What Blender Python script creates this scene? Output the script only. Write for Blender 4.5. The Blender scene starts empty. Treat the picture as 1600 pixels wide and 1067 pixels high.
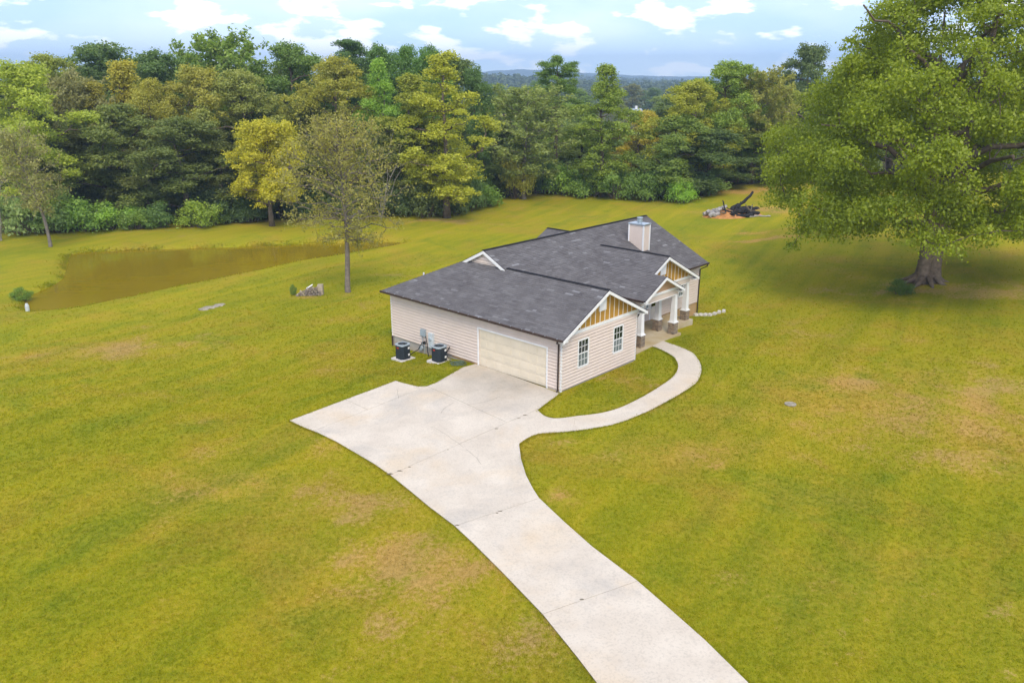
import bpy, math, random
import numpy as np
from mathutils import Vector, Matrix
R = math.radians
random.seed(7)
rng = np.random.default_rng(11)
scene = bpy.context.scene
col = scene.collection

# ------------------------------------------------------------------ camera, sky, sun, exposure
CAM_H, CAM_F, CAM_P = 15.17, 1245.0, 0.3202          # metres, pixels of a 1600 px wide frame, radians of downward tilt
cam_d = bpy.data.cameras.new('camera'); cam = bpy.data.objects.new('camera', cam_d); col.objects.link(cam)
cam_d.sensor_width = 36; cam_d.lens = 36 * CAM_F / 1600; cam_d.clip_start = .5; cam_d.clip_end = 20000
cam.location = (0, 0, CAM_H); cam.rotation_euler = (math.pi / 2 - CAM_P, 0, 0)
scene.camera = cam

SUN_AZ, SUN_EL = R(8), R(50)     # azimuth: to the right of straight-behind the camera
world = bpy.data.worlds.new('World'); scene.world = world; world.use_nodes = True
wn = world.node_tree; wn.nodes.clear()
def WN(t, **k):
    n = wn.nodes.new(t)
    for a, b in k.items(): setattr(n, a, b)
    return n
sky = WN('ShaderNodeTexSky', sky_type='NISHITA', sun_disc=False)
sky.sun_elevation = SUN_EL; sky.sun_rotation = math.pi - SUN_AZ
sky.altitude = 300; sky.air_density = 1.15; sky.dust_density = .3; sky.ozone_density = 2.0
tc = WN('ShaderNodeTexCoord')
sep = WN('ShaderNodeSeparateXYZ'); wn.links.new(tc.outputs['Generated'], sep.inputs[0])
cmb = WN('ShaderNodeCombineXYZ')
lift = WN('ShaderNodeVectorMath', operation='ADD'); lift.inputs[1].default_value = (0, 0, .10)      # clearer air low over the horizon
wn.links.new(tc.outputs['Generated'], lift.inputs[0]); wn.links.new(lift.outputs[0], sky.inputs['Vector'])
# cumulus: noise over the whole dome, stretched sideways as seen low over the horizon
zs = WN('ShaderNodeMath', operation='MULTIPLY'); zs.inputs[1].default_value = 3.0
wn.links.new(sep.outputs['Z'], zs.inputs[0])
for i in (0, 1): wn.links.new(sep.outputs[i], cmb.inputs[i])
wn.links.new(zs.outputs[0], cmb.inputs[2])
mp = WN('ShaderNodeMapping'); mp.inputs['Location'].default_value = (3.1, 1.7, .42)
wn.links.new(cmb.outputs[0], mp.inputs[0])
nz = WN('ShaderNodeTexNoise'); nz.inputs['Scale'].default_value = 14; nz.inputs['Detail'].default_value = 7; nz.inputs['Roughness'].default_value = .52
wn.links.new(mp.outputs[0], nz.inputs['Vector'])
cr = WN('ShaderNodeValToRGB'); cr.color_ramp.elements[0].position = .515; cr.color_ramp.elements[1].position = .585
wn.links.new(nz.outputs['Fac'], cr.inputs[0])
nz2 = WN('ShaderNodeTexNoise'); nz2.inputs['Scale'].default_value = 3.0; nz2.inputs['Detail'].default_value = 4
wn.links.new(mp.outputs[0], nz2.inputs['Vector'])
cr2 = WN('ShaderNodeValToRGB'); cr2.color_ramp.elements[0].position = .42; cr2.color_ramp.elements[1].position = .62
wn.links.new(nz2.outputs['Fac'], cr2.inputs[0])
veil = WN('ShaderNodeMath', operation='MULTIPLY'); veil.inputs[1].default_value = .34
wn.links.new(cr2.outputs[0], veil.inputs[0])
mx = WN('ShaderNodeMath', operation='MAXIMUM'); wn.links.new(cr.outputs[0], mx.inputs[0]); wn.links.new(veil.outputs[0], mx.inputs[1])
skyg = WN('ShaderNodeMix', data_type='RGBA', blend_type='MULTIPLY'); skyg.inputs['Factor'].default_value = 1
skyg.inputs['B'].default_value = (1.05, .965, 1.03, 1)
wn.links.new(sky.outputs[0], skyg.inputs['A'])
cm = WN('ShaderNodeMix', data_type='RGBA'); wn.links.new(mx.outputs[0], cm.inputs['Factor'])
wn.links.new(skyg.outputs['Result'], cm.inputs['A']); cm.inputs['B'].default_value = (8.8, 8.8, 8.9, 1)
bg = WN('ShaderNodeBackground'); bg.inputs['Strength'].default_value = .13
wn.links.new(cm.outputs['Result'], bg.inputs['Color'])
wo = WN('ShaderNodeOutputWorld'); wn.links.new(bg.outputs[0], wo.inputs[0])

sun_d = bpy.data.lights.new('sun', 'SUN'); sun = bpy.data.objects.new('sun', sun_d); col.objects.link(sun)
sun_d.energy = 1.45; sun_d.angle = R(24); sun_d.color = (1, .88, .70)
sdir = Vector((math.sin(SUN_AZ) * math.cos(SUN_EL), -math.cos(SUN_AZ) * math.cos(SUN_EL), math.sin(SUN_EL)))
sun.rotation_euler = sdir.to_track_quat('Z', 'Y').to_euler(); sun.location = (0, 0, 60)

vs = scene.view_settings
vs.view_transform = 'Standard'; vs.look = 'None'; vs.exposure = 0.93; vs.gamma = 1; vs.use_curve_mapping = False
scene.render.engine = 'CYCLES'
cy = scene.cycles
cy.max_bounces = 6; cy.diffuse_bounces = 3; cy.transmission_bounces = 3; cy.glossy_bounces = 2; cy.transparent_max_bounces = 4; cy.volume_bounces = 0
cy.use_denoising = True
cy.volume_step_rate = 4

# ------------------------------------------------------------------ helpers
def lin(r, g, b, k=1.0):
    f = lambda c: ((c / 255 + .055) / 1.055) ** 2.4 if c > 10 else c / 255 / 12.92
    return (f(r) * k, f(g) * k, f(b) * k, 1)

def tag(o, label=None, cat=None, group=None, kind=None):
    if label: o['label'] = label
    if cat: o['category'] = cat
    if group: o['group'] = group
    if kind: o['kind'] = kind
    return o

def empty(name, loc=(0, 0, 0), rz=0, parent=None):
    o = bpy.data.objects.new(name, None); col.objects.link(o)
    o.location = loc; o.rotation_euler = (0, 0, rz); o.parent = parent; o.empty_display_size = .2
    return o

class MB:
    """collects faces; build() links them as one mesh object"""
    def __init__(s): s.v = []; s.f = []; s.t = []
    def face(s, pts, t=.5):
        n = len(s.v); s.v += [tuple(p) for p in pts]; s.f.append(tuple(range(n, n + len(pts)))); s.t.append(t)
    def box(s, x0, x1, y0, y1, z0, z1, t=.5):
        n = len(s.v)
        s.v += [(x, y, z) for z in (z0, z1) for y in (y0, y1) for x in (x0, x1)]
        for f in ((0, 2, 3, 1), (4, 5, 7, 6), (0, 1, 5, 4), (2, 6, 7, 3), (0, 4, 6, 2), (1, 3, 7, 5)):
            s.f.append(tuple(n + i for i in f)); s.t.append(t)
    def prism(s, poly, z0, z1, t=.5):
        """poly: list of (x, y), counter clockwise"""
        n = len(s.v); k = len(poly)
        s.v += [(x, y, z0) for x, y in poly] + [(x, y, z1) for x, y in poly]
        s.f.append(tuple(n + i for i in range(k))[::-1]); s.f.append(tuple(n + k + i for i in range(k))); s.t += [t, t]
        for i in range(k):
            j = (i + 1) % k; s.f.append((n + i, n + j, n + k + j, n + k + i)); s.t.append(t)
    def hull8(s, a, b, t=.5):
        """two quads a, b (4 points each) joined as a solid"""
        n = len(s.v); s.v += [tuple(p) for p in a] + [tuple(p) for p in b]
        s.f += [(n + 3, n + 2, n + 1, n), (n + 4, n + 5, n + 6, n + 7)]; s.t += [t, t]
        for i in range(4):
            j = (i + 1) % 4; s.f.append((n + i, n + j, n + 4 + j, n + 4 + i)); s.t.append(t)
    def bar(s, p, q, w, h, up=(0, 0, 1), t=.5):
        p, q, up = Vector(p), Vector(q), Vector(up); d = (q - p).normalized(); sd = d.cross(up).normalized(); u2 = sd.cross(d)
        o = [sd * w / 2 + u2 * h / 2, -sd * w / 2 + u2 * h / 2, -sd * w / 2 - u2 * h / 2, sd * w / 2 - u2 * h / 2]
        s.hull8([p + k for k in o], [q + k for k in o], t)
    def tube(s, pts, rad, n=6, t=.5, cap=True):
        pts = [Vector(p) for p in pts]; rad = rad if hasattr(rad, '__len__') else [rad] * len(pts)
        base = len(s.v); prev = None
        for i, p in enumerate(pts):
            d = (pts[min(i + 1, len(pts) - 1)] - pts[max(i - 1, 0)]).normalized()
            a = Vector((1, 0, 0)) if abs(d.x) < .8 else Vector((0, 1, 0))
            if prev is not None: a = prev
            b = d.cross(a).normalized(); a = b.cross(d).normalized(); prev = a
            for k in range(n):
                th = 2 * math.pi * k / n
                s.v.append(tuple(p + (a * math.cos(th) + b * math.sin(th)) * rad[i]))
        for i in range(len(pts) - 1):
            for k in range(n):
                k2 = (k + 1) % n; o = base + i * n
                s.f.append((o + k, o + k2, o + n + k2, o + n + k)); s.t.append(t)
        if cap:
            s.f.append(tuple(base + k for k in range(n))[::-1]); s.t.append(t)
            o = base + (len(pts) - 1) * n; s.f.append(tuple(o + k for k in range(n))); s.t.append(t)
    def mesh(s, name, mat=None, smooth=False):
        me = bpy.data.meshes.new(name); me.from_pydata(s.v, [], s.f)
        a = me.attributes.new('tint', 'FLOAT', 'FACE'); a.data.foreach_set('value', np.array(s.t, 'f'))
        if smooth: me.polygons.foreach_set('use_smooth', [True] * len(s.f))
        if mat: me.materials.append(mat)
        me.update(); return me
    def build(s, name, mat, parent=None, kind=None, smooth=False):
        o = bpy.data.objects.new(name, s.mesh(name, mat, smooth)); col.objects.link(o); o.parent = parent
        if kind: o['kind'] = kind
        return o

def link(name, me, parent=None, loc=(0, 0, 0), rz=0):
    o = bpy.data.objects.new(name, me); col.objects.link(o); o.parent = parent; o.location = loc; o.rotation_euler[2] = rz
    return o

# ---- materials
class NT:
    def __init__(s, name):
        s.m = bpy.data.materials.new(name); s.m.use_nodes = True; s.t = s.m.node_tree; s.t.nodes.clear()
        s.out = s.t.nodes.new('ShaderNodeOutputMaterial')
    def n(s, ty, ins=None, **k):
        n = s.t.nodes.new('ShaderNode' + ty)
        for a, b in k.items(): setattr(n, a, b)
        for a, b in (ins or {}).items():
            if hasattr(b, 'is_output') or isinstance(b, bpy.types.NodeSocket): s.t.links.new(b, n.inputs[a])
            else: n.inputs[a].default_value = b
        return n
    def noise(s, vec, scale, detail=4, rough=.55, dist=0):
        return s.n('TexNoise', {'Vector': vec, 'Scale': scale, 'Detail': detail, 'Roughness': rough, 'Distortion': dist}).outputs['Fac']
    def ramp(s, fac, *stops):
        n = s.n('ValToRGB', {'Fac': fac}); e = n.color_ramp.elements
        while len(e) < len(stops): e.new(.5)
        for el, (p, c) in zip(e, stops): el.position = p; el.color = c if hasattr(c, '__len__') else (c, c, c, 1)
        return n.outputs[0]
    def mix(s, fac, a, b, blend='MIX'):
        n = s.n('Mix', {'Factor': fac}, data_type='RGBA', blend_type=blend)
        for k, v in (('A', a), ('B', b)):
            i = [x for x in n.inputs if x.name == k and x.type == 'RGBA'][0]
            if isinstance(v, bpy.types.NodeSocket): s.t.links.new(v, i)
            else: i.default_value = v
        return [x for x in n.outputs if x.type == 'RGBA'][0]
    def math(s, op, a, b=0, clamp=False):
        n = s.n('Math', {0: a, 1: b}, operation=op); n.use_clamp = clamp; return n.outputs[0]
    def attr(s, name): return s.n('Attribute', attribute_name=name).outputs['Fac']
    def bump(s, h, dist=.01, strength=1.0):
        return s.n('Bump', {'Height': h, 'Distance': dist, 'Strength': strength}).outputs[0]
    def pbsdf(s, color, rough=.7, spec=.3, normal=None, metal=0):
        i = {'Base Color': color, 'Roughness': rough, 'Specular IOR Level': spec, 'Metallic': metal}
        if normal is not None: i['Normal'] = normal
        b = s.n('BsdfPrincipled', i); s.t.links.new(b.outputs[0], s.out.inputs[0]); return b
    def obj(s): return s.n('TexCoord').outputs['Object']
    def pos(s): return s.n('NewGeometry').outputs['Position']

def plain(name, c, rough=.6, var=.12, scale=3.0, spec=.3, metal=0, bump=0, bscale=40):
    """a paint or solid with faint blotches"""
    t = NT(name); o = t.obj()
    f = t.ramp(t.noise(o, scale, 5), (.3, (c[0] * (1 - var), c[1] * (1 - var), c[2] * (1 - var), 1)), (.7, (c[0] * (1 + var), c[1] * (1 + var), c[2] * (1 + var), 1)))
    nrm = t.bump(t.noise(o, bscale, 3), bump) if bump else None
    t.pbsdf(f, rough, spec, nrm, metal); return t.m

M = {}
M['white'] = plain('white_trim', (.78, .78, .77), .5, .05)
M['brown_metal'] = plain('brown_gutter', (.055, .035, .028), .45, .15)
M['dark_metal'] = plain('dark_grey_metal', (.035, .045, .055), .45, .15, 6)
M['black'] = plain('black_plastic', (.012, .012, .013), .5, .2)
M['grey_box'] = plain('grey_box_paint', (.33, .39, .43), .5, .1)
M['pale_box'] = plain('pale_box_paint', (.55, .6, .62), .5, .1)
M['red'] = plain('red_badge', (.5, .05, .03), .5)
M['hose'] = plain('green_hose', (.10, .14, .09), .5, .2)
M['door_cream'] = plain('garage_door_cream', (.70, .62, .48), .5, .05, 1.5)
M['front_door'] = plain('front_door', (.60, .55, .48), .5, .05)
M['batten'] = plain('batten_cream', (.72, .66, .56), .6, .06)
M['mustard'] = plain('mustard_panel', (.42, .23, .035), .7, .16, 1.2)
M['tan_panel'] = plain('tan_panel', (.48, .30, .17), .7, .14, 1.0)
M['galv'] = plain('galvanised_cap', (.45, .52, .58), .35, .12, 4, .5, .6)
M['pipe_white'] = plain('white_pipe', (.75, .75, .74), .5)
M['bark'] = plain('bark', (.16, .125, .095), .9, .35, 3, .1, 0, .03, 12)
M['bark_grey'] = plain('grey_bark', (.21, .18, .15), .9, .3, 3, .1, 0, .03, 12)
M['bark_pale'] = plain('pale_dead_wood', (.34, .31, .27), .9, .25, 4, .1)
M['char'] = plain('charred_wood', (.018, .017, .019), .8, .5, 4)
M['ash_wood'] = plain('ash_grey_wood', (.33, .31, .30), .9, .35, 4)
M['clay'] = plain('red_clay', (.46, .22, .08), .95, .3, 2.5, .1, 0, .05, 5)
M['firewood'] = plain('split_firewood', (.26, .22, .19), .9, .4, 5)
M['firewood_pale'] = plain('pale_split_firewood', (.40, .34, .26), .9, .25, 5)
M['block'] = plain('pale_concrete_block', (.60, .57, .53), .9, .12, 5, .2, 0, .01, 20)
M['rock'] = plain('grey_rock', (.30, .27, .21), .9, .25, 4, .2, 0, .03, 10)
M['blind'] = plain('window_blind', (.22, .24, .25), .5, .1)

def m_siding():
    t = NT('vinyl_siding'); o = t.obj()
    c = t.ramp(t.noise(o, 1.3, 4), (.3, (.62, .52, .445, 1)), (.7, (.68, .575, .50, 1)))
    t.pbsdf(c, .5, .3); return t.m
M['siding'] = m_siding()
def m_shingle():
    t = NT('asphalt_shingle'); a = t.attr('tint'); o = t.obj()
    c = t.ramp(a, (0, (.078, .072, .074, 1)), (.5, (.114, .108, .109, 1)), (.8, (.152, .147, .148, 1)), (1, (.27, .275, .285, 1)))
    c = t.mix(.35, c, t.ramp(t.noise(o, 1.1, 5), (.35, (.10, .094, .10, 1)), (.7, (.20, .195, .20, 1))))
    g = t.noise(o, 120, 2)
    c = t.mix(.5, c, t.ramp(g, (.3, (.3, .3, .3, 1)), (.7, (.75, .75, .75, 1))), 'OVERLAY')
    t.pbsdf(c, .92, .12); return t.m
M['shingle'] = m_shingle()
M['ridge'] = plain('ridge_cap', (.022, .022, .027), .9, .2, 3, .1)
def m_concrete():
    t = NT('concrete'); p = t.pos()
    c = t.ramp(t.noise(p, .55, 6, .6), (.3, (.54, .475, .39, 1)), (.7, (.65, .585, .49, 1)))
    warm = t.ramp(t.noise(p, .33, 4, .6, .4), (.52, 0), (.72, .55))
    c = t.mix(warm, c, (.60, .47, .31, 1))
    grey = t.ramp(t.noise(p, .27, 5, .6, .6), (.54, 0), (.75, .6))
    c = t.mix(grey, c, (.36, .345, .32, 1))
    ox = t.n('VectorMath', {0: p, 1: (-.5, 39.0, 0)}, operation='DISTANCE').outputs['Value']       # dirty apron in front of the garage door
    ap = t.math('MULTIPLY', t.ramp(ox, (0, 1), (1, 0)), 1)
    ap = t.math('MULTIPLY', t.n('MapRange', {'Value': ox, 'From Min': 1.0, 'From Max': 4.2, 'To Min': 1.0, 'To Max': 0.0}).outputs[0], t.noise(p, .9, 5, .65))
    c = t.mix(ap, c, (.31, .285, .245, 1))
    sp = t.ramp(t.noise(p, 14, 3), (.35, .78), (.5, 1.0))
    c = t.mix(.55, c, sp, 'MULTIPLY')
    sp2 = t.ramp(t.noise(p, 3.2, 6, .7), (.28, .6), (.42, 1.0))
    c = t.mix(.35, c, sp2, 'MULTIPLY')
    t.pbsdf(c, .85, .2, t.bump(t.noise(p, 60, 3), .003)); return t.m
M['concrete'] = m_concrete()
M['crack'] = plain('joint_dirt', (.17, .145, .10), .95, .3)
def m_foundation():
    t = NT('foundation_block'); o = t.obj()
    c = t.ramp(t.noise(o, 1.2, 5), (.3, (.33, .30, .27, 1)), (.7, (.46, .43, .39, 1)))
    z = t.n('SeparateXYZ', {0: o}).outputs['Z']
    cl = t.math('MULTIPLY', t.n('MapRange', {'Value': z, 'From Min': -.9, 'From Max': -.15, 'To Min': 1.3, 'To Max': .0}).outputs[0], t.noise(o, 1.7, 4), True)
    c = t.mix(cl, c, (.46, .27, .12, 1))            # clay splash along the ground
    t.pbsdf(c, .92, .1, t.bump(t.noise(o, 30, 3), .005)); return t.m
M['foundation'] = m_foundation()
def m_clayblock():
    t = NT('clay_stained_block'); o = t.obj()
    c = t.ramp(t.noise(o, 1.6, 5), (.3, (.46, .26, .09, 1)), (.7, (.42, .33, .21, 1)))
    t.pbsdf(c, .92, .1, t.bump(t.noise(o, 30, 3), .005)); return t.m
M['clay_block'] = m_clayblock()
def m_porch():
    t = NT('porch_concrete'); o = t.obj()
    c = t.ramp(t.noise(o, .8, 5), (.3, (.40, .30, .15, 1)), (.7, (.52, .46, .34, 1)))
    t.pbsdf(c, .85, .2); return t.m
M['porch'] = m_porch()
def m_stone():
    t = NT('ledge_stone'); a = t.attr('tint'); o = t.obj()
    c = t.ramp(a, (0, (.16, .12, .085, 1)), (.4, (.28, .21, .14, 1)), (.7, (.38, .28, .18, 1)), (1, (.24, .21, .18, 1)))
    c = t.mix(.3, c, t.ramp(t.noise(o, 14, 4), (.3, (.08, .07, .06, 1)), (.7, (.4, .35, .3, 1))))
    t.pbsdf(c, .9, .15); return t.m
M['stone'] = m_stone()
def m_glass():
    t = NT('window_glass'); t.pbsdf((.012, .022, .018, 1), .08, .5); return t.m
M['glass'] = m_glass()
def m_screen():
    t = NT('screened_glass'); o = t.obj()
    w = t.n('TexWave', {'Vector': o, 'Scale': 9, 'Distortion': .4}, bands_direction='Z').outputs['Fac']
    t.pbsdf(t.ramp(w, (.2, (.10, .125, .12, 1)), (.8, (.22, .25, .25, 1))), .25, .4); return t.m
M['screen'] = m_screen()
def m_water():
    t = NT('pond_water'); p = t.pos()
    mp_ = t.n('Mapping', {'Vector': p, 'Scale': (.35, 1.0, 1)}).outputs[0]
    n1 = t.noise(mp_, 1.6, 4); c = t.ramp(t.noise(p, .09, 4), (.3, (.205, .148, .006, 1)), (.7, (.25, .185, .009, 1)))
    b = t.pbsdf(c, .10, .32, t.bump(n1, .012, .5)); return t.m
M['water'] = m_water()
def leaf_mat(name, gain=1.0, transl=.42):
    t = NT(name); oi = t.n('ObjectInfo'); a = t.attr('tint')
    k = t.ramp(a, (0, (.66, .74, .72, 1)), (.5, (.96, 1.05, 1, 1)), (1, (1.42, 1.38, .95, 1)))
    c = t.mix(1.0, oi.outputs['Color'], k, 'MULTIPLY')
    if gain != 1: c = t.mix(1.0, c, (gain, gain, gain, 1), 'MULTIPLY')
    d = t.n('BsdfDiffuse', {'Color': c}).outputs[0]
    tr = t.n('BsdfTranslucent', {'Color': c}).outputs[0]
    g = t.n('BsdfGlossy', {'Color': (1, 1, 1, 1), 'Roughness': .55}).outputs[0]
    s = t.n('MixShader', {0: transl, 1: d, 2: tr}).outputs[0]
    s = t.n('MixShader', {0: .03, 1: s, 2: g}).outputs[0]
    t.t.links.new(s, t.out.inputs[0]); return t.m
M['leaf'] = leaf_mat('leaves')

# ------------------------------------------------------------------ camera geometry (to stand things on the ground where the photo shows them)
cP, sP = math.cos(CAM_P), math.sin(CAM_P)
def ray(px, py):
    x = (px - 800) / CAM_F; y = (533.5 - py) / CAM_F
    return (x, cP + y * sP, -sP + y * cP)
def flat(px, py, z=0.0):
    d = ray(px, py); t = (z - CAM_H) / d[2]; return (d[0] * t, d[1] * t)

# house frame: origin at the garage corner, x along the front, y along the garage side wall
HX, HY, HYAW = 2.457, 37.518, R(47.166)
cH, sH = math.cos(HYAW), math.sin(HYAW)
def W(b, a): return (HX + b * cH - a * sH, HY + b * sH + a * cH)

DRIVE = [(453, 658), (474, 668), (497, 677), (526, 691), (555, 708), (584, 725), (610, 743), (640, 767), (670, 792), (710, 822), (740, 850), (785, 895), (847.5, 960), (900, 1025), (932, 1067), (985, 1140), (1060, 1250),
         (1330, 1250), (1235, 1140), (1168, 1067), (1100, 1000), (1040, 947), (995, 908), (925, 855), (880, 815), (842, 779), (833, 765), (822, 744), (814, 718), (811, 695), (818, 686), (838, 667), (839.5, 641.5),
         (874.5, 615.5), (746, 568.5), (723, 575), (703, 586.5), (681.5, 599), (667, 604.5), (653, 605), (640, 602), (618, 596)]
DRIVE = [flat(*p) for p in DRIVE]
WALK_IN = [(839.5, 641.5), (851, 651), (869, 655), (903, 651), (937.5, 646.8), (969, 638), (1006, 620), (1037, 601), (1054, 587), (1059.6, 572.5), (1053, 559), (1037, 549), (1016, 540.5)]
WALK_OUT = [(811, 694), (838, 679), (885, 675), (927, 669.6), (964, 662), (1006, 646), (1042.5, 627.6), (1074, 609), (1090, 596), (1096, 578), (1091, 563), (1076.6, 549), (1033, 532.6)]
WALK_IN = [flat(*p) for p in WALK_IN]; WALK_OUT = [flat(*p) for p in WALK_OUT]
POND_Z = -2.1
POND = [(44, 487), (100, 486), (147, 478), (210, 465), (262, 453), (315, 443), (367, 432), (420, 421), (460, 412), (520, 402), (580, 392), (616, 385), (631, 381), (610, 378.5), (568, 380), (520, 381.5), (460, 383), (420, 385), (341, 387.6), (262, 390), (184, 393), (126, 395.5), (109, 401), (105, 416), (99, 435), (81, 448), (60, 457), (40, 468)]
POND = [flat(*p, POND_Z) for p in POND]
_q = []
for _i in range(len(POND)):                              # round the outline
    _a, _b, _c, _d = (Vector(POND[(_i + _k) % len(POND)]) for _k in (-1, 0, 1, 2))
    for _t in (0, .34, .67): _v = .5 * ((2 * _b) + (_c - _a) * _t + (2 * _a - 5 * _b + 4 * _c - _d) * _t * _t + (3 * _b - _a - 3 * _c + _d) * _t ** 3); _q.append((_v.x, _v.y))
POND = _q

def sdist(P, poly):
    """signed distance from points P (n,2) to a polygon, negative inside"""
    P = np.asarray(P, float); A = np.asarray(poly, float); B = np.roll(A, -1, 0)
    d2 = np.full(len(P), 1e18); ins = np.zeros(len(P), bool)
    for a, b in zip(A, B):
        e = b - a; w = P - a; t = np.clip((w @ e) / (e @ e), 0, 1)
        q = w - t[:, None] * e; d2 = np.minimum(d2, (q * q).sum(1))
        c = (a[1] > P[:, 1]) != (b[1] > P[:, 1])
        if abs(e[1]) > 1e-12: ins ^= c & (P[:, 0] < e[0] * (P[:, 1] - a[1]) / e[1] + a[0])
    return np.where(ins, -1, 1) * np.sqrt(d2)
def sstep(x, a, b):
    t = np.clip((x - a) / (b - a), 0, 1); return t * t * (3 - 2 * t)

WALKP = WALK_IN + WALK_OUT[::-1]
CTRL = [(*W(0, 0), 0), (*W(0, 5), -.03), (*W(-.4, 8.2), -.25), (*W(-1.4, 10.7), -.42), (*W(0, 13.1), -.52), (*W(-3, 13), -.62), (*W(3, 0), 0), (*W(6.5, 0), -.02), (*W(8.5, 1), -.14), (*W(12.2, .9), -.17), (*W(15.3, 2), -.28),
        (*W(19.5, 3.4), -.86), (*W(20.5, 8), -1.0), (*W(19.5, 13.6), -1.15), (*W(10, 14), -.95), (0, 30, 0), (3, 25, 0), (6, 18, 0), (12, 36, -.02), (-9, 33, -.05), (-6, 24, 0), (0, 14, 0), (14, 14, 0),
        (22, 35, .15), (30, 45, .35), (32, 58, .5), (48, 50, .8), (22, 20, .1), (22, 60, -.85), (26, 88, -.3), (36, 110, .6), (12, 75, -1.2), (0, 76, -1.5), (-11, 97, -1.6), (5, 101, -1.4), (60, 80, 1.4),
        (-12, 57, -1.05), (-20, 53, -1.1), (-34, 48, -1.6), (-30, 38, -.9), (-16, 36, -.35), (-22, 20, 0), (-50, 60, -1.9), (-35, 84, -1.75), (-15, 88, -1.7), (-4, 68, -1.35), (-52, 92, -1.6), (-55, 30, -.9), (30, 5, 0), (-30, 5, 0)]
CT = np.array(CTRL, float)
def phi(r): return np.where(r > 1e-9, r * r * np.log(np.maximum(r, 1e-9)), 0)
_n = len(CT); _K = phi(np.linalg.norm(CT[:, None, :2] - CT[None, :, :2], axis=2)) + np.eye(_n) * 4.0
_A = np.zeros((_n + 3, _n + 3)); _A[:_n, :_n] = _K; _A[:_n, _n] = 1; _A[:_n, _n + 1:] = CT[:, :2]; _A[_n:, :_n] = _A[:_n, _n:].T
_C = np.linalg.solve(_A, np.concatenate([CT[:, 2], [0, 0, 0]]))
def wob(x, y):
    return .10 * np.sin(x * .21 + 1.3) * np.sin(y * .17 + .4) + .05 * np.sin(x * .47 + y * .31) + .035 * np.sin(x * .9 - y * .7 + 2)
def terrain(P):
    P = np.atleast_2d(np.asarray(P, float)); r = np.hypot(P[:, 0], P[:, 1] - 45)
    Q = P.copy(); k = np.minimum(1, 75 / np.maximum(r, 1e-6)); Q[:, 0] *= k; Q[:, 1] = 45 + (P[:, 1] - 45) * k
    z = np.full(len(P), _C[_n]) + Q @ _C[_n + 1:]
    for i in range(_n): z = z + _C[i] * phi(np.hypot(Q[:, 0] - CT[i, 0], Q[:, 1] - CT[i, 1]))
    f = sstep(r, 75, 260); z = z * (1 - f) + f * (-4.5 + 1.5 * np.sin(P[:, 0] * .006 + 1) * np.sin(P[:, 1] * .004))
    near = np.minimum(sdist(P, DRIVE), sdist(P, WALKP))
    hb = (P[:, 0] - HX) * cH + (P[:, 1] - HY) * sH; ha = -(P[:, 0] - HX) * sH + (P[:, 1] - HY) * cH
    dh = np.hypot(np.maximum(np.maximum(-hb, hb - 19.5), 0), np.maximum(np.maximum(-ha, ha - 13.5), 0))
    z = z + wob(P[:, 0], P[:, 1]) * sstep(near, 1.5, 8) * sstep(dh, 1, 6)
    z = z * sstep(near, .35, 3.2)
    dp = sdist(P, POND)
    shore = POND_Z + np.where(dp > 0, np.minimum(dp * .55, .32) + np.maximum(dp - .6, 0) * .08, np.maximum(dp * .35, -1.1))
    t = sstep(dp, .4, 9); z = np.where(dp < 12, shore * (1 - t) + z * t, z)
    return z
def TZ(x, y): return float(terrain([(x, y)])[0])
def at(px, py):
    """the ground point the photo shows at this pixel"""
    z = 0.0
    for _ in range(30):
        x, y = flat(px, py, z); z = z * .4 + TZ(x, y) * .6
    return Vector((x, y, TZ(x, y)))
def col_at(px, py, Y):
    """x and height of pixel (px, py) on the upright plane y = Y"""
    d = ray(px, py); t = Y / d[1]; return d[0] * t, CAM_H + d[2] * t
def ppm(Y, z=0): return CAM_F / (Y * cP - (z - CAM_H) * sP)      # photo pixels per metre there

# ------------------------------------------------------------------ ground, water
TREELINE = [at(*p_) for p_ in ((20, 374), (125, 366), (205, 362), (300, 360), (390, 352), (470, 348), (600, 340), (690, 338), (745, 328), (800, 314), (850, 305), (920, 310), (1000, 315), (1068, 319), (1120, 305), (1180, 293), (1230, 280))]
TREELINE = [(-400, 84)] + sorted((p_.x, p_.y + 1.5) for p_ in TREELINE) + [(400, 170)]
def treeline(x): return np.interp(x, [p[0] for p in TREELINE], [p[1] for p in TREELINE])
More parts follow.
